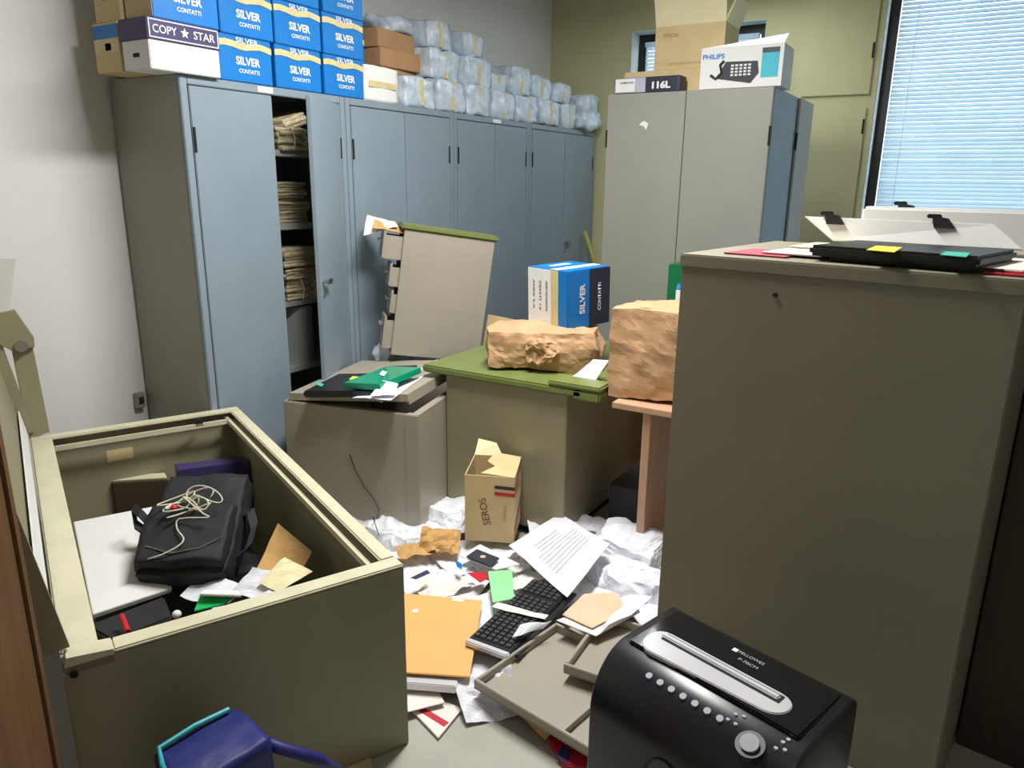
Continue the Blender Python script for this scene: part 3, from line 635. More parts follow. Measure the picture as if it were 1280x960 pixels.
for dz_,mt,tt in ((0,'red',.010),(.03,'ink',.014)):
    b=MB(); b.slab([(w_+.0015,.0,h_-.09+dz_),(w_+.0015,d_,h_-.04+dz_),(w_+.0015,d_,h_-.04+dz_+tt),(w_+.0015,0,h_-.09+dz_+tt)],.001); b.build('stripe',M[mt],t)
    b=MB(); b.slab([(w_+.0015,.0,.03+dz_),(w_+.0015,d_,.08+dz_),(w_+.0015,d_,.08+dz_+tt),(w_+.0015,0,.03+dz_+tt)],.001); b.build('stripe',M[mt],t)
b=MB(); b.slab([(w_*.6,-.0015,h_-.085),(w_,-.0015,h_-.09),(w_,-.0015,h_-.075),(w_*.6,-.0015,h_-.07)],.001); b.build('stripe',M['red'],t)
b=MB(); b.slab([(w_*.6,-.0015,h_-.055),(w_,-.0015,h_-.06),(w_,-.0015,h_-.046),(w_*.6,-.0015,h_-.041)],.001); b.build('stripe',M['ink'],t)
# ---------------- floor: papers ----------------
rp=random.Random(11)
def fsheet(cx,cy,z,wd,ht,rz,m,amp,seed,label,group=None,cat='paper',tilt=(0,0),n=12,curl=0,name='paper_sheet'):
    R_=Matrix.Rotation(rz,3,'Z')@Matrix.Rotation(tilt[0],3,'X')@Matrix.Rotation(tilt[1],3,'Y')
    pts=[Vector((cx,cy,z))+R_@Vector(p) for p in ((-wd/2,-ht/2,0),(wd/2,-ht/2,0),(wd/2,ht/2,0),(-wd/2,ht/2,0))]
    o=sheet(pts,M[m],amp,n,seed,9,name=name,curl=curl); tag(o,label,cat,group); return o
# base layer of loose crumpled sheets: region given by image points
cells=[(470,655),(495,665),(520,650),(545,640),(570,650),(500,690),(530,690),(560,700),(590,700),(520,720),(545,725),(580,725),(600,690),(620,700),(640,720),(700,690),(740,700),(770,700),(800,705),(760,730),(790,740),(810,760),(750,755),(560,660),(455,650),(560,640),(780,670),(730,670),(700,665)]
for i,(px,py) in enumerate(cells):
    p=Z(px,py,.03); big=rp.random()<.5
    fsheet(p.x,p.y,.012+.002*i*.9,.21,.297,rp.uniform(0,PI),'paper' if rp.random()<.85 else 'paper2',rp.uniform(.012,.035),i*3+1,'crumpled white sheet in the heap of papers on the floor','loose crumpled sheets heaped on the floor',n=18,tilt=(rp.uniform(-.1,.1),rp.uniform(-.1,.1)))
for i,(px,py,rz_) in enumerate(((598,790,.4),(612,765,1.1),(590,835,.2),(640,760,.7))):
    p=Z(px,py,.03); fsheet(p.x,p.y,.028+.004*i,.15,.21,rz_,'paper',.012,200+i,'crumpled white sheet in the heap of papers on the floor','loose crumpled sheets heaped on the floor')
# crumpled bags (white, bulky)
for (px,py,zc,dx,dy,dz,sd,lbl) in ((565,645,.05,.3,.22,.12,60,'crumpled white plastic bag left of the torn wine carton'),(500,668,.04,.28,.2,.09,61,'flattened white bag beside the big overturned cabinet'),(790,690,.06,.3,.3,.16,62,'large crumpled white bag in front of the beech table'),(760,712,.05,.3,.24,.12,63,'wrinkled white bag beside the printed sheet'),(805,735,.05,.26,.22,.12,64,'white crumpled bag in front of the tall near cabinet'),(645,790,.03,.12,.05,.05,65,'')):
    if not lbl: continue
    p=Z(px,py,zc); b=MB(); b.blob((p.x,p.y,zc),(dx,dy,dz),n=22,amp=.035,freq=6.5,seed=sd,power=.45,crease=.022); tag(b.build('plastic_bag',M['bin'],smooth=False),lbl,'plastic bag')
# printed sheet
pp=[Z(636,683,.10),Z(709,746,.13),Z(762,681,.19),Z(700,643,.12)]
o=sheet(pp,M['paper'],.006,12,5,4); tag(o,'large printed white sheet lying over the keyboard end','printed paper'); pso=o
nrm=(pp[1]-pp[0]).cross(pp[3]-pp[0]).normalized(); b=MB()
def bil(u_,v_): return pp[0].lerp(pp[1],u_).lerp(pp[3].lerp(pp[2],u_),v_)+nrm*.011
for k in range(9):
    u0=.24+.058*k; 
    a0,a1=(.15,.9) if k>2 else (.25,.7)
    q=[bil(u0,a0),bil(u0+.009,a0),bil(u0+.009,a1),bil(u0,a1)]; b.bm.faces.new([b.bm.verts.new(x) for x in q])
b.build('printed_lines',M['greyink'],pso)
# brown crumpled envelope
p=Z(550,680,.09); o=fsheet(p.x,p.y,.1,.17,.13,.5,'yellow',.05,77,'crumpled brown envelope on the white papers',None,'envelope',tilt=(.5,.1))
p=Z(520,697,.05); o=fsheet(p.x,p.y,.07,.16,.10,.9,'yellow',.03,78,'torn brown envelope piece next to the big overturned cabinet rim',None,'envelope')
# black booklet, red card, green sleeve
def slabpx(name,label,cat,px,z,m,th=.006,bev=.001,zs=None):
    pts=[Z(x,y,z if zs is None else zs[k]) for k,(x,y) in enumerate(px)]
    if (pts[1]-pts[0]).cross(pts[2]-pts[1]).z<0: pts=pts[::-1]
    c=sum(pts,Vector())/len(pts); t=thing(name,label,cat,c); MB().slab([p-c for p in pts],th,bev).build('body',M[m],t); return t,c
t,c=slabpx('plastic_pouch','clear white pouch under the black booklet on the floor','pouch',[(575,695),(620,712),(650,705),(600,680)],.085,'bin',.004)
t,c=slabpx('booklet','small black booklet with a faint emblem on the papers','booklet',[(583,695),(612,707),(624,697),(596,686)],.105,'phone',.008)
b=MB(); b.cyl((0,0,.001),(0,0,.002),.012,16); b.build('emblem',M['tape'],t)
slabpx('red_card','bright red card half hidden between the white papers','card',[(584,716),(600,728),(612,722),(605,714)],.095,'red',.002)
slabpx('green_sleeve','pale green translucent card sleeve left of the keyboard','sleeve',[(610,714),(640,712),(643,748),(616,753)],.10,'lime',.004)
slabpx('blue_card','small blue card scrap beside the black booklet','card',[(569,700),(577,704),(577,712),(571,708)],.1,'silverblue',.002)
slabpx('navy_card','dark blue card scrap under the torn brown envelope','card',[(513,722),(534,712),(538,716),(520,724)],.1,'purple',.002)
# orange folder, laptop under it
t,c=slabpx('orange_folder','large orange card folder lying right of the big overturned cabinet','folder',[(490,740),(603,750),(587,846),(470,838)],.085,'orange',.006,.002)
b=MB(); q=Z(519,764,.0855)-c; b.cyl((q.x,q.y,0),(q.x,q.y,.002),.012,16); b.build('white_sticker',M['white'],t)
qa=[Z(x,y,.0862)-c for x,y in ((566,748),(580,749),(579,752),(565,751))]; MB().slab(qa[::-1],.001).build('white_label',M['white'],t)
t,c=slabpx('grey_laptop','slim grey laptop under the orange folder','laptop',[(490,765),(600,775),(570,858),(470,850)],.07,'silver',.028,.003)
t,c=slabpx('ring_binder_strip','white spiral-punched pad beneath the orange folder edge','pad',[(560,770),(612,775),(600,868),(565,862)],.035,'paper2',.012,.001)
t,c=slabpx('booklet','white booklet with a red stripe lying on the bare floor','booklet',[(500,872),(548,922),(578,885),(520,862)],.012,'paper2',.008)
qa=[Z(x,y,.0135)-c for x,y in ((520,886),(555,908),(561,903),(526,882))]; qa=qa[::-1] if (qa[1]-qa[0]).cross(qa[2]-qa[1]).z<0 else qa; MB().slab(qa,.001).build('red_stripe',M['red'],t)
slabpx('white_leaflet','white leaflet on top of the red-striped booklet','leaflet',[(490,862),(545,858),(556,878),(500,892)],.03,'paper2',.004)
pts=[Z(565,850,.05),Z(583,905,.01),Z(650,893,.015),Z(640,835,.08)]; o=sheet(pts,M['paper'],.04,14,9,8); tag(o,'crumpled white sheet tucked under the metal tray front corner','paper')
# keyboard
ka=Z(611,812,.09); kb=Z(722,700,.10); kd=(kb-ka); kd.z=0; kd.normalize(); ks=Vector((kd.y,-kd.x,0))
KL,KW=.46,.165; th_=math.atan2(kd.y,kd.x)
kt=thing('keyboard','black computer keyboard with silver end lying across the papers','keyboard',(ka.x,ka.y,.088),rot=(0,0,th_))
b=MB(); b.box(0,-KW/2,0,KL,KW/2,.018,.004); b.build('case',M['black'],kt)
b=MB(); b.box(-.022,-KW/2,.0,.002,KW/2,.021,.004); b.build('silver_end',M['silver'],kt)
b=MB(); b.box(.01,-KW/2-.025,-.002,KL,-KW/2,.010,.003); b.build('palm_rest',M['black'],kt)
M['key']=mat('charcoal_keycap',(62,62,66),.4)
b=MB()
for i in range(19):
    for j in range(6):
        x=.018+i*.0225; y=-KW/2+.012+j*.0245
        if i in(14,) : continue
        b.hexa([(x,y,.018),(x+.019,y,.018),(x+.019,y+.02,.018),(x,y+.02,.018)],[(x+.002,y+.002,.026),(x+.017,y+.002,.026),(x+.017,y+.018,.026),(x+.002,y+.018,.026)])
o=b.build('keycaps',M['key'],kt); o['kind']='stuff'
o=sheet([Vector((ka.x,ka.y,.12))+kd*a+ks*s_ for a,s_ in ((.21,.10),(.24,.10),(.22,-.10),(.18,-.10))],M['paper2'],.008,8,2); tag(o,'white paper strip lying across the middle of the keyboard','paper strip')
# metal trays
def tray(name,label,org,ua,wd,ht,z,m,h=.032,divider=None):
    ua=Vector(ua).normalized(); va=Vector((-ua.y,ua.x,0))
    t=thing(name,label,'metal tray',mtx=Matrix(((ua.x,va.x,0,org[0]),(ua.y,va.y,0,org[1]),(0,0,1,z),(0,0,0,1))))
    b=MB(); e=.012; b.box(0,0,0,wd,ht,.003); b.box(0,0,.003,wd,e,h,.002); b.box(0,ht-e,.003,wd,ht,h,.002); b.box(0,e,.003,e,ht-e,h,.002); b.box(wd-e,e,.003,wd,ht-e,h,.002); b.build('tray_body',M[m],t)
    if divider: b=MB(); b.box(divider,e,.003,divider+.012,ht-e,h*.8); b.build('divider',M[m],t)
    return t
tray('metal_tray','large beige metal tray in front of the shredder, its corner on the papers',(-1.12,1.66),(.985,-.17,0),.47,.42,.068,'beige',divider=.33)
tray('metal_tray','second beige metal tray behind, half hidden by the shredder',(-.895,1.83),(.93,.05,0),.34,.33,.105,'beige')
o=sheet([Z(640,797,.13),Z(678,785,.13),Z(690,776,.15),Z(650,782,.14)],M['bin'],.02,8,6); tag(o,'crumpled white paper scrap at the edge of the metal trays','paper')
t,c=slabpx('beige_envelope','beige envelope with papers lying beside the keyboard','envelope',[(703,768),(740,785),(785,762),(770,740),(730,742)],.15,'tanpaper',.004)
slabpx('pink_paper','pinkish paper under the beige envelope by the keyboard','paper',[(695,775),(745,795),(800,765),(790,742)],.142,'paper2',.003)
o=sheet([Z(750,785,.16),Z(790,770,.16),Z(815,748,.17),Z(790,745,.16)],M['bin'],.015,8,16); tag(o,'clear plastic sleeve leaning at the near tray edge','plastic sleeve')
# red packaging under the tray
t,c=slabpx('red_packet','red packet with small photo label beneath the large metal tray','packet',[(675,905),(705,955),(740,960),(735,915)],.02,'red',.02,.003)
qa=[Z(x,y,.0215)-c for x,y in ((695,945),(707,955),(716,940),(704,931))]; qa=qa[::-1] if (qa[1]-qa[0]).cross(qa[2]-qa[1]).z<0 else qa; MB().slab(qa,.001).build('photo_label',M['purple'],t)
o=sheet([Z(652,895,.02),Z(680,925,.02),Z(692,915,.04),Z(665,890,.04)],M['yellow'],.02,8,33); tag(o,'brown crumpled scrap under the front corner of the large tray','paper scrap')
# ---------------- shredder ----------------
sa=Vector((-.555,1.30,0)); ang=math.radians(-17)
sh=thing('paper_shredder','black paper shredder with silver feed slot in the foreground','paper shredder',(-.575,1.31,0),ang)
# local: x along length .46, y depth .30 back ; top slopes down at front
SL,SD,SH=.455,.30,.60
prof=[(0,0)]+[(.12-.12*math.cos(a*PI/28),.46+.142*math.sin(a*PI/28)) for a in range(15)]+[(.28,.606),(.292,.602),(.298,.592),(SD,.575),(SD,0)]
b=MB(); A=[b.bm.verts.new((0,y,z)) for y,z in prof]; B_=[b.bm.verts.new((SL,y,z)) for y,z in prof]
b.bm.faces.new(A); b.bm.faces.new(B_[::-1])
for i in range(len(prof)): j=(i+1)%len(prof); b.bm.faces.new((A[i],B_[i],B_[j],A[j]))
ho=b.build('housing',mat('satin_black_plastic',(30,30,33),.3,var=.05),sh,smooth=True); md=ho.modifiers.new('b','BEVEL'); md.width=.008; md.segments=3; md.limit_method='ANGLE'; md.angle_limit=math.radians(50); md=ho.modifiers.new('e','EDGE_SPLIT'); md.split_angle=math.radians(40)
tn=(Vector((0,.11,.015))).normalized()  # slope direction on top
def topz(y): 
    for (y0,z0),(y1,z1) in zip(prof,prof[1:]):
        if y0<=y<=y1 and y1>y0: return z0+(z1-z0)*(y-y0)/(y1-y0)
def toppoly(pts,m,th,lift,name,parent,bev=0):
    q=[(x,y,topz(y)+lift) for x,y in pts]; b=MB(); b.slab(q,th,bev); return b.build(name,M[m],parent)
def pill(x0,x1,y0,y1,n=8,front=0):
    P=[]
    for k in range(n+1): a=-PI/2+PI*k/n; P.append((x1-(y1-y0)/2+(y1-y0)/2*math.cos(a),(y0+y1)/2+(y1-y0)/2*math.sin(a)))
    for k in range(n+1): a=PI/2+PI*k/n; P.append((x0+(y1-y0)/2+(y1-y0)/2*math.cos(a),(y0+y1)/2+(y1-y0)/2*math.sin(a)))
    return P
b=MB(); b.box(.025,.098,.595,SL-.025,SD-.02,.6085,.003); b.build('top_panel',M['blackgloss'],sh)
b=MB(); P=pill(.045,.385,.115,.185); P=[(x,y-(.026*math.sin(max(0,min(1,(x-.03)/.355))**.6*PI) if y<.15 else 0),.613) for x,y in P]; b.slab(P,.012,.002); fs=b.build('feed_surround',M['silver'],sh)
b=MB(); b.box(.075,.150,.611,.36,.176,.6145); b.build('feed_slot',M['dark'],fs)
b=MB(); b.box(.07,.156,.611,.355,.171,.619,.003); b.build('feed_lip',M['silver'],fs)
for k in range(7):
    b=MB(); x=.115+k*.029; b.cyl((x,.060,topz(.060)-.002),(x-.0,.0585,topz(.060)+.002),.0075,12); b.build('warning_icon',M['greyink'],sh)
text('FELLOWES',(.245,.245,.609),(1,0,0),(0,1,.0),.009,M['greyink'],sh,width=.06); patch((.205,.245,.6085),(1,0,0),(0,1,0),.012,.012,M['white'],sh,'logo_mark'); text('P-70CM',(.25,.222,.609),(1,0,0),(0,1,0),.009,M['greyink'],sh,width=.045)
b=MB(); b.cyl((.365,.050,.565),(.365,.043,.582),.028,24); dl_=b.build('dial',M['black'],sh)
b=MB(); b.cyl((.365,.045,.578),(.365,.040,.588),.018,24); b.build('dial_cap',mat('grey_dial',(150,150,156),.4),dl_)
for (x,y) in ((.31,.08),(.32,.065),(.303,.065),(.325,.085),(.41,.08),(.42,.07),(.415,.09),(.405,.065)):
    b=MB(); b.cyl((x,y,topz(y)-.002),(x,y,topz(y)+.002),.004,10); b.build('indicator',M['greyink'],sh)
b=MB(); P=[(.21+.055*math.cos(a_*PI/12),-.0015,.36+.1*math.sin(a_*PI/12)) for a_ in range(24)]; b.slab(P,.002); wi=b.build('viewing_window',M['blackgloss'],sh)
b=MB(); b.tube([(.21+.057*math.cos(a_*PI/12),-.003,.36+.102*math.sin(a_*PI/12)) for a_ in range(25)],.003,6); b.build('window_rim',M['black'],wi)
# ---------------- near tall cabinet ----------------
nfl=Vector((-.702,2.124,0)); nfr=Vector((.131,1.986,0)); nu=(nfr-nfl).normalized(); NW=(nfr-nfl).length; NH=1.4; ND=.70
nc=thing('tall_filing_cabinet','tall beige metal cabinet in the right foreground with laptop on top','metal cabinet',nfl,math.atan2(nu.y,nu.x))
b=MB(); b.box(0,0,0,NW,ND,NH-.0,.004); b.build('carcass',M['near'],nc)
b=MB(); b.box(-.004,-.006,NH-.035,NW+.004,ND+.004,NH+.003,.004); b.build('top_edge',M['near'],nc)
b=MB(); b.cyl((.285,-.006,NH-.088),(.285,.0,NH-.088),.006,12); b.build('lock_hole',M['dark'],nc)
def ontop(px,py,dz=0): return Z(px,py,NH+.003+dz)
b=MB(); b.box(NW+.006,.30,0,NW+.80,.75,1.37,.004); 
tmp=b.build('added_shade_block',mat('shade_brown',(58,46,32),.6,vs=4,var=.15,stretch=(9,9,.7)),None); tmp.matrix_world=nc.matrix_basis.copy(); tag(tmp,'added dark brown block standing for the shade right of the tall near cabinet','cabinet')  # added block, its dark brown stands for the shaded corner
# laptop
def slab3(name,label,cat,pts,m,th,bev=.002):
    pts=[Vector(p) for p in pts]
    if (pts[1]-pts[0]).cross(pts[2]-pts[1]).z<0: pts=pts[::-1]
    c=sum(pts,Vector())/len(pts); t=thing(name,label,cat,c); MB().slab([p-c for p in pts],th,bev).build('body',M[m],t); return t,c
LB=[Vector((-.36,2.13,0)),Vector((.03,2.03,0)),Vector((.115,2.33,0)),Vector((-.28,2.42,0))]
z=NH+.045
t,c=slab3('laptop','closed black laptop with yellow and teal sticky notes on the tall near cabinet','laptop',[p+Vector((0,0,z)) for p in LB],'black',.028,.008)
for px,m in (([(1083,312),(1118,315),(1128,309),(1095,307)],'sticky'),([(1175,318),(1208,321),(1213,316),(1182,314)],'stickyg')):
    pts=[Z(x,y,z+.002)-c for x,y in px]; pts=pts[::-1] if (pts[1]-pts[0]).cross(pts[2]-pts[1]).z<0 else pts; MB().slab(pts,.0015).build('sticky_note',M[m],t)
slab3('dark_notebook','black notebook under the laptop on the tall near cabinet','notebook',[p+Vector((.05,.03,NH+.016)) for p in LB],'black',.012)
slab3('red_folder','crimson paper folder at the left edge of the tall near cabinet','folder',[(-.60,2.18,NH+.008),(-.42,2.15,NH+.008),(-.38,2.33,NH+.008),(-.56,2.38,NH+.008)],'pink',.004)
slab3('white_sheet','flat white papers between crimson folder and laptop on the near cabinet','paper',[(-.50,2.20,NH+.014),(-.33,2.17,NH+.014),(-.28,2.45,NH+.014),(-.44,2.48,NH+.014)],'paper2',.004)
slab3('manila_sheet','cream folder behind the white papers on the tall near cabinet','folder',[(-.46,2.38,NH+.02),(-.28,2.36,NH+.02),(-.26,2.6,NH+.02),(-.42,2.6,NH+.02)],'kraftflap',.004)
slab3('red_booklet','red-edged papers at the right front corner of the near cabinet','paper',[(.04,2.05,NH+.009),(.12,2.03,NH+.009),(.18,2.35,NH+.009),(.09,2.37,NH+.009)],'red',.005)
slab3('cream_papers','cream papers on the red-edged booklet at the right corner','paper',[(.035,2.08,NH+.0165),(.12,2.06,NH+.0165),(.18,2.40,NH+.0165),(.09,2.42,NH+.0165)],'paper2',.006)
# white box files with black clips
def clip(x,y,z,parent):
    b=MB(); b.hexa([(x-.012,y-.014,z-.022),(x+.040,y-.014,z-.022),(x+.040,y+.02,z-.022),(x-.012,y+.02,z-.022)],[(x-.022,y-.008,z+.012),(x+.022,y-.008,z+.004),(x+.022,y+.014,z+.004),(x-.022,y+.014,z+.012)]); b.box(x-.034,y-.006,z+.004,x+.004,y+.006,z+.016,.003); b.build('binder_clip',M['black'],parent)
a=[Y(1005,270,2.52),Y(1242,280,2.48),Y(1282,306,2.40),Y(1040,302,2.50)]
bt=thing('white_box_file','white card box file with black clips leaning behind the laptop','box file',a[3])
f0=a[0]-a[3]; pts=[Vector((0,0,0)),a[2]-a[3]+Vector((0,.05,0)),a[1]-a[3],a[0]-a[3]]
for q in pts[:2]: q.z=NH+.006-a[3].z+ .03
MB().slab(pts,.012,.002).build('front_board',M['white'],bt)
pts2=[p+Vector((.03,.16,-.01)) for p in pts]
MB().slab(pts2,.012,.002).build('back_board',M['white'],bt)
q=Y(1040,271,2.51)-a[3]; clip(q.x,q.y,q.z,bt); q=Y(1175,275,2.49)-a[3]; clip(q.x,q.y,q.z,bt)
r0=Y(1078,258,2.66); r1=Y(1300,262,2.60)
bt2=thing('white_box_file','long white box file furthest back on the tall near cabinet','box file',r0); L2=(r1-r0).length; bt2.rotation_euler=(0,0,math.atan2((r1-r0).y,(r1-r0).x))
hz=r0.z-NH-.004; b=MB(); b.box(0,0,-hz,L2,.07,0,.008); b.build('box_body',M['white'],bt2); clip(.12,.02,.002,bt2)
# ---------------- big overturned cabinet in the left foreground ----------------
e1=Vector((-.906,.424,0)).normalized(); e2=Vector((.424,.906,0)).normalized()
FRc=Vector((-1.193,1.428,0)); WB=.81; LBx=1.74; HB=.585
org=FRc-e2*WB   # near-left corner
bc=thing('overturned_cabinet','large olive metal cabinet lying open on its back in the left foreground','metal cabinet',mtx=Matrix(((e1.x,-e2.x,0,FRc.x),(e1.y,-e2.y,0,FRc.y),(0,0,1,0),(0,0,0,1))))
# local x: away along the cabinet, local y: to the left (0 right side .. WB left side)
th=.018; b=MB()
b.box(0,0,0,th,WB,HB-.008,.003); b.box(LBx-th,0,0,LBx,WB,HB-.008,.003); b.box(th,0,0,LBx-th,th,HB-.008); b.box(th,WB-th,0,LBx-th,WB,HB-.008); b.box(th,th,0,LBx-th,WB-th,.02)
b.build('carcass',M['safe'],bc)
b=MB(); rw_=.055
b.box(0,0,HB-.012,rw_,WB-.10,HB,.004); b.box(LBx-rw_,0,HB-.012,LBx,WB,HB,.004); b.box(rw_,0,HB-.012,LBx-rw_,.045,HB,.004); b.box(rw_,WB-.075,HB-.012,LBx-rw_,WB,HB,.004)
b.build('rim',M['rim'],bc)
b=MB(); b.box(th,.052,HB-.05,LBx-th,.066,HB-.03); b.box(th,th,HB-.06,LBx-th,.052,HB-.046); b.box(LBx-rw_-.03,.06,HB-.05,LBx-rw_-.018,WB-.05,HB-.03); b.build('inner_ledge',M['rim'],bc)
b=MB(); b.hexa([(0,WB-.10,HB-.03),(.05,WB-.10,HB-.03),(.05,WB,HB-.03),(0,WB,HB-.03)],[(.0,WB-.10,HB+.002),(.05,WB-.10,HB+.002),(.04,WB-.01,HB+.018),(0,WB-.01,HB+.012)]); hp=b.build('hinge_corner',M['rim'],bc)
b=MB(); b.cyl((-.006,WB-.02,HB-.03),(0.0,WB-.02,HB-.03),.008,12); b.build('hinge_pin',M['dark'],hp)
patch((LBx-th-.001,.50,HB-.13),(0,1,0),(0,0,1),.10,.05,M['tape'],bc,'label').active_material=M['kraftlight']
b=MB(); b.box(LBx-rw_-.03,.17,HB-.04,LBx-rw_-.015,.2,HB-.01); b.build('latch',M['dark'],bc)
# door, standing up on the left long edge
dy=.0; b=MB(); DWd=.78; dt=.012; fl=.036; HO=HB; HB=0
b.box(0.02,dy,HB+.02,LBx-.01,dy+dt,HB+.02+DWd); b.box(.02,dy-fl,HB+.02,.032,dy,HB+.02+DWd); b.box(LBx-.022,dy-fl,HB+.02,LBx-.01,dy,HB+.02+DWd)
b.box(.032,dy-fl,HB+DWd+.008,LBx-.022,dy,HB+DWd+.02)
dr=b.build('door',M['safe'],bc); dr.location=(0,WB+.012,HO); dr.rotation_euler=(math.radians(-9),0,0)
b=MB(); 
def toB(p): return bc.matrix_world.inverted()@Vector(p)
bpy.context.view_layer.update()
def wpart(pts,th,nm,m,par):
    q=[toB(p) for p in pts]; q=q[::-1]; mbb=MB(); mbb.slab(q,th,.002); return mbb.build(nm,M[m],par)
fa=Z(75,540,.585); fb=Z(292,508,.585)
def onfar(px,py): r=ray(px,py); d=(fb-fa); n=Vector((d.y,-d.x,0)); return CP+r*(n.dot(fa)/n.dot(r))
wpart([onfar(37,548),onfar(62,538),onfar(38,418),onfar(12,425)],.02,'lock_post','safe',bc)
lk=wpart([onfar(14,436),onfar(43,432),onfar(42,420),onfar(18,386),onfar(-14,392),onfar(-8,425)],.04,'bolt_bracket','safe',bc)
wpart([onfar(-25,395),onfar(12,388),onfar(20,322),onfar(-15,322)],.02,'pale_plate','wall',bc)
pbt=toB(onfar(26,430)); b=MB(); b.cyl((pbt.x-.05,pbt.y,pbt.z),(pbt.x+.01,pbt.y,pbt.z),.022,18); b.build('bolt',M['steel'],lk)

b=MB(); b.box(.032,dy-.012,HB+.03,LBx-.03,dy-.008,HB+.12); b.build('lit_flange_strip',M['white'],dr); HB=HO  # white strip stands in for light on the door's inner flange
bpy.context.view_layer.update()
BM=bc.matrix_world
# contents
def inB(x,y,z): return BM@Vector((x,y,z))
# white shelf board
def atpx(px,zs): return [Z(x,y,z) for (x,y),z in zip(px,zs)]
t,c=slab3('white_shelf','white flat shelf board leaning inside the open cabinet at left','shelf',atpx([(92,652),(196,632),(215,735),(116,768)],[.34,.33,.25,.27]),'white',.018)
t,c=slab3('brown_box','dark brown box with pale top edge standing behind the white shelf','box',atpx([(136,598),(205,594),(210,600),(140,604)],[.34,.34,.34,.34]),'white',.26,.003); t.children[0].active_material=mat('dark_brown_card',(74,62,40),.7)
b=MB(); pe=[p-c+Vector((0,0,.004)) for p in atpx([(135,596),(206,592),(209,598),(139,602)],[.34]*4)]; pe=pe[::-1] if (pe[1]-pe[0]).cross(pe[2]-pe[1]).z<0 else pe; b.slab(pe,.004); b.build('pale_edge',M['rim'],t)
# purple game box
t,c=slab3('purple_box','purple and multicolour flat box standing behind the backpack','box',atpx([(218,580),(305,570),(312,576),(222,588)],[.40,.40,.40,.40]),'purple',.22,.002)
gp=atpx([(222,590),(300,580)],[.385,.385]); 
b=MB()
for k,mm_ in enumerate(('purple','red','silverblue','sticky','greencard')):
    pass
d_=(gp[1]-gp[0]); nn_=Vector((d_.y,-d_.x,0)).normalized()
for k,mm_ in enumerate(('red','silverblue','sticky','navy')):
    p0=gp[0]+d_*(.25+.19*k)+nn_*.004-c; p1=p0+d_*.18; b=MB(); b.slab([p0+Vector((0,0,-.06)),p1+Vector((0,0,-.06)),p1,p0],.002); b.build('colour_print',M[mm_],t)
# backpack
bp_pts=atpx([(178,725),(300,712),(300,596),(198,594)],[.30,.30,.50,.50])
bo=sum(bp_pts,Vector())/4; bx_=(bp_pts[1]-bp_pts[0]+bp_pts[2]-bp_pts[3]).normalized(); by_=((bp_pts[3]+bp_pts[2])-(bp_pts[0]+bp_pts[1])).normalized(); bz_=bx_.cross(by_).normalized(); by_=bz_.cross(bx_)
bw=((bp_pts[1]-bp_pts[0]).length+(bp_pts[2]-bp_pts[3]).length)/2; bl=((bp_pts[3]-bp_pts[0]).length+(bp_pts[2]-bp_pts[1]).length)/2
bk=thing('backpack','black nylon backpack lying in the open cabinet under a white cable','backpack',mtx=Matrix(((bx_.x,by_.x,bz_.x,bo.x),(bx_.y,by_.y,bz_.y,bo.y),(bx_.z,by_.z,bz_.z,bo.z),(0,0,0,1))))
b=MB(); b.blob((0,0,-.07),(bw*.97,bl,.15),n=16,amp=.014,freq=9,seed=41,power=.14); b.build('main_compartment',M['blackmatte'],bk,smooth=True)
b=MB(); b.blob((-.01,-bl*.17,.01),(bw*.96,bl*.56,.08),n=14,amp=.012,freq=9,seed=42,power=.16); b.build('front_pocket',M['blackmatte'],bk,smooth=True)
b=MB(); b.tube([(-bw*.4,-bl*.30,.052),(-bw*.1,-bl*.38,.056),(bw*.2,-bl*.34,.056),(bw*.42,-bl*.22,.05)],.003,6); b.build('zip',M['steel'],bk)
b=MB(); b.ribbon([(-bw*.48,.0,-.02),(-bw*.62,.03,.03),(-bw*.72,.06,.02),(-bw*.66,0,.0),(-bw*.5,-.03,-.02)],(0,.035,0),.006); b.build('strap',M['blackmatte'],bk)
b=MB(); b.ribbon([(bw*.46,.05,-.03),(bw*.6,.04,.0),(bw*.66,-.02,-.01),(bw*.62,-.09,-.03),(bw*.5,-.12,-.05)],(.02,.03,0),.006); b.build('strap',M['blackmatte'],bk)
# cable
rc=random.Random(5); cp=[]
for k in range(90):
    a_=k*.42; r_=.05+.03*math.sin(k*.37)
    x=-.0+r_*1.1*math.cos(a_)+.03*math.sin(k*.11); y=.02+r_*.6*math.sin(a_*1.13)+.03*math.cos(k*.17)
    cp.append(Vector((x,y,.075+.010*math.sin(k*.9)+.0003*k)))
cp+= [Vector(p) for p in ((-.03,-.04,.075),(-.03,-.08,.07),(0,-.12,.068),(-.01,-.15,.068),(-.06,-.18,.062),(-.12,-.19,.05))]
cp=[bk.matrix_world@p if False else (Matrix(((bx_.x,by_.x,bz_.x,bo.x),(bx_.y,by_.y,bz_.y,bo.y),(bx_.z,by_.z,bz_.z,bo.z),(0,0,0,1)))@p) for p in cp]
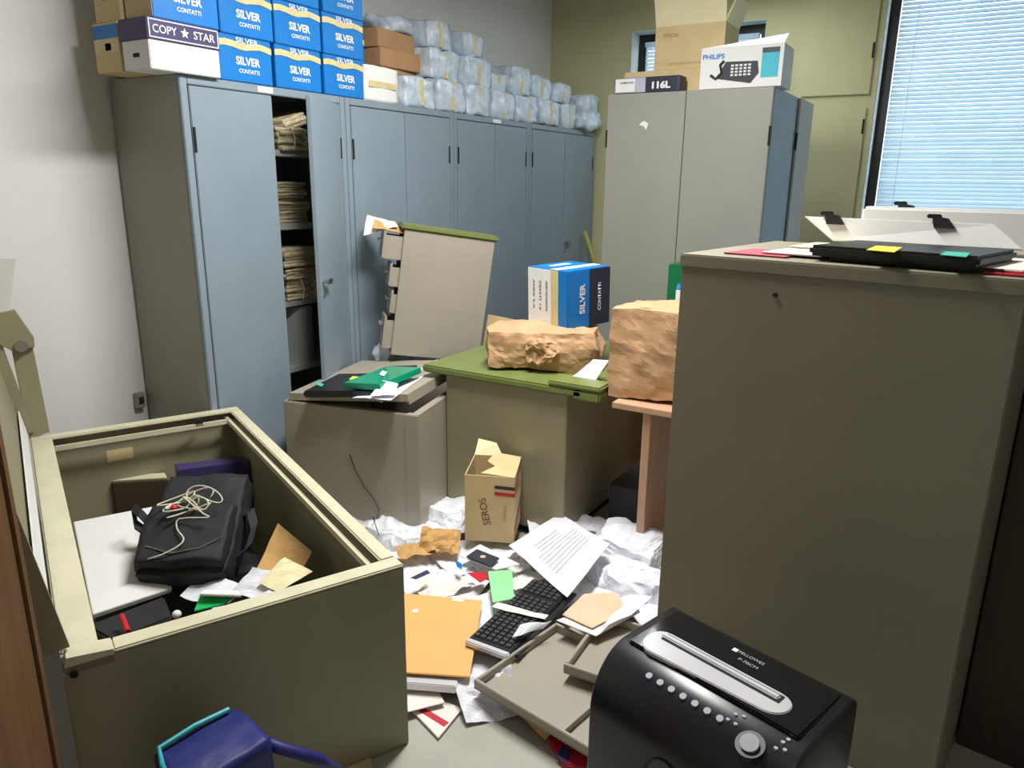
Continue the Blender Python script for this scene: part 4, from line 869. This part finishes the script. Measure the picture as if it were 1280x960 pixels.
# smooth
sm=[]
for i in range(len(cp)-1):
    p0,p1,p2,p3=cp[max(i-1,0)],cp[i],cp[i+1],cp[min(i+2,len(cp)-1)]
    for s_ in (0,.33,.66):
        sm.append(.5*((2*p1)+(p2-p0)*s_+(2*p0-5*p1+4*p2-p3)*s_*s_+(3*p1-p0-3*p2+p3)*s_**3))
t=thing('cable','tangled pale grey cable with red tie on the black backpack','cable',cp[0])
b=MB(); b.tube([p-cp[0] for p in sm],.0028,6); b.build('cord',M['string'],t,smooth=True)
Rk=Matrix(((bx_.x,by_.x,bz_.x),(bx_.y,by_.y,bz_.y),(bx_.z,by_.z,bz_.z)))
q=bo+Rk@Vector((-.055,.0,.09))-cp[0]; b=MB(); b.ell(q,(.014,.012,.01)); b.build('red_tie',M['red'],t)
q=bo+Rk@Vector((-.08,-.005,.09))-cp[0]; b=MB(); b.cyl(q,q+Rk@Vector((.02,.012,0)),.007); b.build('plug',M['white'],t)
# envelopes and papers
o=sheet(atpx([(320,712),(348,655),(390,690),(372,722)],[.33,.40,.40,.33]),M['yellow'],.01,8,61); tag(o,'manila envelope standing up in the right side of the open cabinet','envelope')
o=sheet(atpx([(322,728),(356,697),(392,716),(350,742)],[.35,.40,.40,.36]),M['kraftflap'],.012,8,62); tag(o,'pale cream paper in front of the manila envelope','paper')
o=sheet(atpx([(285,738),(318,712),(372,722),(330,752)],[.30,.34,.36,.34]),M['paper'],.02,8,63); tag(o,'crumpled white paper between backpack and envelope','paper')
o=sheet(atpx([(225,745),(262,720),(312,735),(272,765)],[.24,.25,.28,.26]),M['paper'],.02,8,64); tag(o,'white papers below the backpack in the open cabinet','paper')
slab3('green_card','bright green card folder at the near end of the open cabinet','folder',atpx([(242,764),(250,742),(295,744),(280,756)],[.34,.36,.37,.35]),'greencard',.006)
slab3('white_pad','white notepad edge above the green card','notepad',atpx([(250,742),(302,744),(298,738),(254,737)],[.38,.38,.37,.37]),'white',.008)
slab3('black_case','flat black case with a small red pen near the hinge corner','case',atpx([(108,782),(205,745),(215,770),(140,800)],[.33,.30,.36,.38]),'blackmatte',.05,.006)
pa=atpx([(152,770),(160,790)],[.40,.40]); b=MB(); b.cyl(pa[0],pa[1],.008,10); tag(b.build('red_pen',M['red']),'small red marker pen on the flat black case','pen')
b=MB(); q=Z(221,768,.38); b.ell(q,(.013,.013,.012)); tag(b.build('white_ball',M['white'],smooth=True),'small round white ball beside the black case','ball')
o=sheet([Vector((.0,0,0))+inB(*p) for p in ((.05,.1,.06),(.05,.7,.08),(1.6,.7,.06),(1.6,.1,.08))],M['phone'],.03,14,70); tag(o,'dark cloth covering the bottom of the open cabinet','cloth')
# support pile under backpack
b=MB(); q=inB(.75,.42,.03); b.blob((bo.x,bo.y,.13),(.34,.34,.2),n=8,amp=.02,freq=6,seed=71,power=.25); tag(b.build('dark_bag',M['blackmatte']),'dark bag under the black backpack in the open cabinet','bag')
# ---------------- blue bag and brown furniture in the near left ----------------
# brown cabinet
q=ray(60,860); q=q/q.to_2d().length if hasattr(q,'to_2d') else q
bp0=Vector((q.x,q.y,0))*1.42
bd=Vector((bp0.x,bp0.y,0)).normalized(); side=Vector((bd.y*-1,bd.x,0))
bw_=thing('wooden_cabinet','tall brown veneered cabinet cut off by the left picture edge','cabinet',bp0,math.atan2(side.y,side.x)-.35)
b=MB(); b.box(0.0,0,0.02,.5,.02,1.9,.002); b.build('door',M['brown'],bw_)
b=MB(); b.box(0.005,.022,0,.5,.30,1.9,.002); b.build('carcass',M['brown'],bw_)
# blue bag
bb=thing('blue_bag','royal blue nylon bag with teal piping at the bottom edge','bag',(0,0,0))
top=[Z(186,950,.42),Z(285,893,.42),Z(329,903,.42),Z(255,975,.42)]
bot=[Vector((p.x,p.y,.004)) for p in top]
cen=sum(top,Vector())/4; bb.location=(cen.x,cen.y,0)
e_a=(top[1]-top[0]); la=math.hypot(e_a.x,e_a.y); ra=math.atan2(e_a.y,e_a.x); bb.rotation_euler=(0,0,ra)
b=MB(); b.blob((0,0,.205),(la*1.1,.15,.42),n=12,amp=.008,freq=8,seed=81,power=.1); b.build('bag_body',M['royal'],bb,smooth=True)
b=MB(); b.tube([(la*.45,.072,.418),(0,.074,.424),(-la*.45,.072,.42),(-la*.53,.03,.41),(-la*.545,-.03,.405)],.006,8); b.build('teal_piping',M['teal'],bb)
b=MB(); hp0=Z(335,935,.16); pts=[Z(325,925,.38),Z(350,935,.36),Z(375,942,.34),Z(400,950,.30),Z(425,965,.22)]
bpy.context.view_layer.update(); im=Matrix.LocRotScale(bb.location,bb.rotation_euler,None).inverted(); b.tube([im@p for p in pts],.014,8); b.build('handle',M['royal'],bb,smooth=True)
slabpx('cardboard_scrap','beige cardboard scrap on the floor in front of the large open cabinet','cardboard',[(415,955),(462,942),(470,975),(430,985)],.01,'kraftlight',.006)
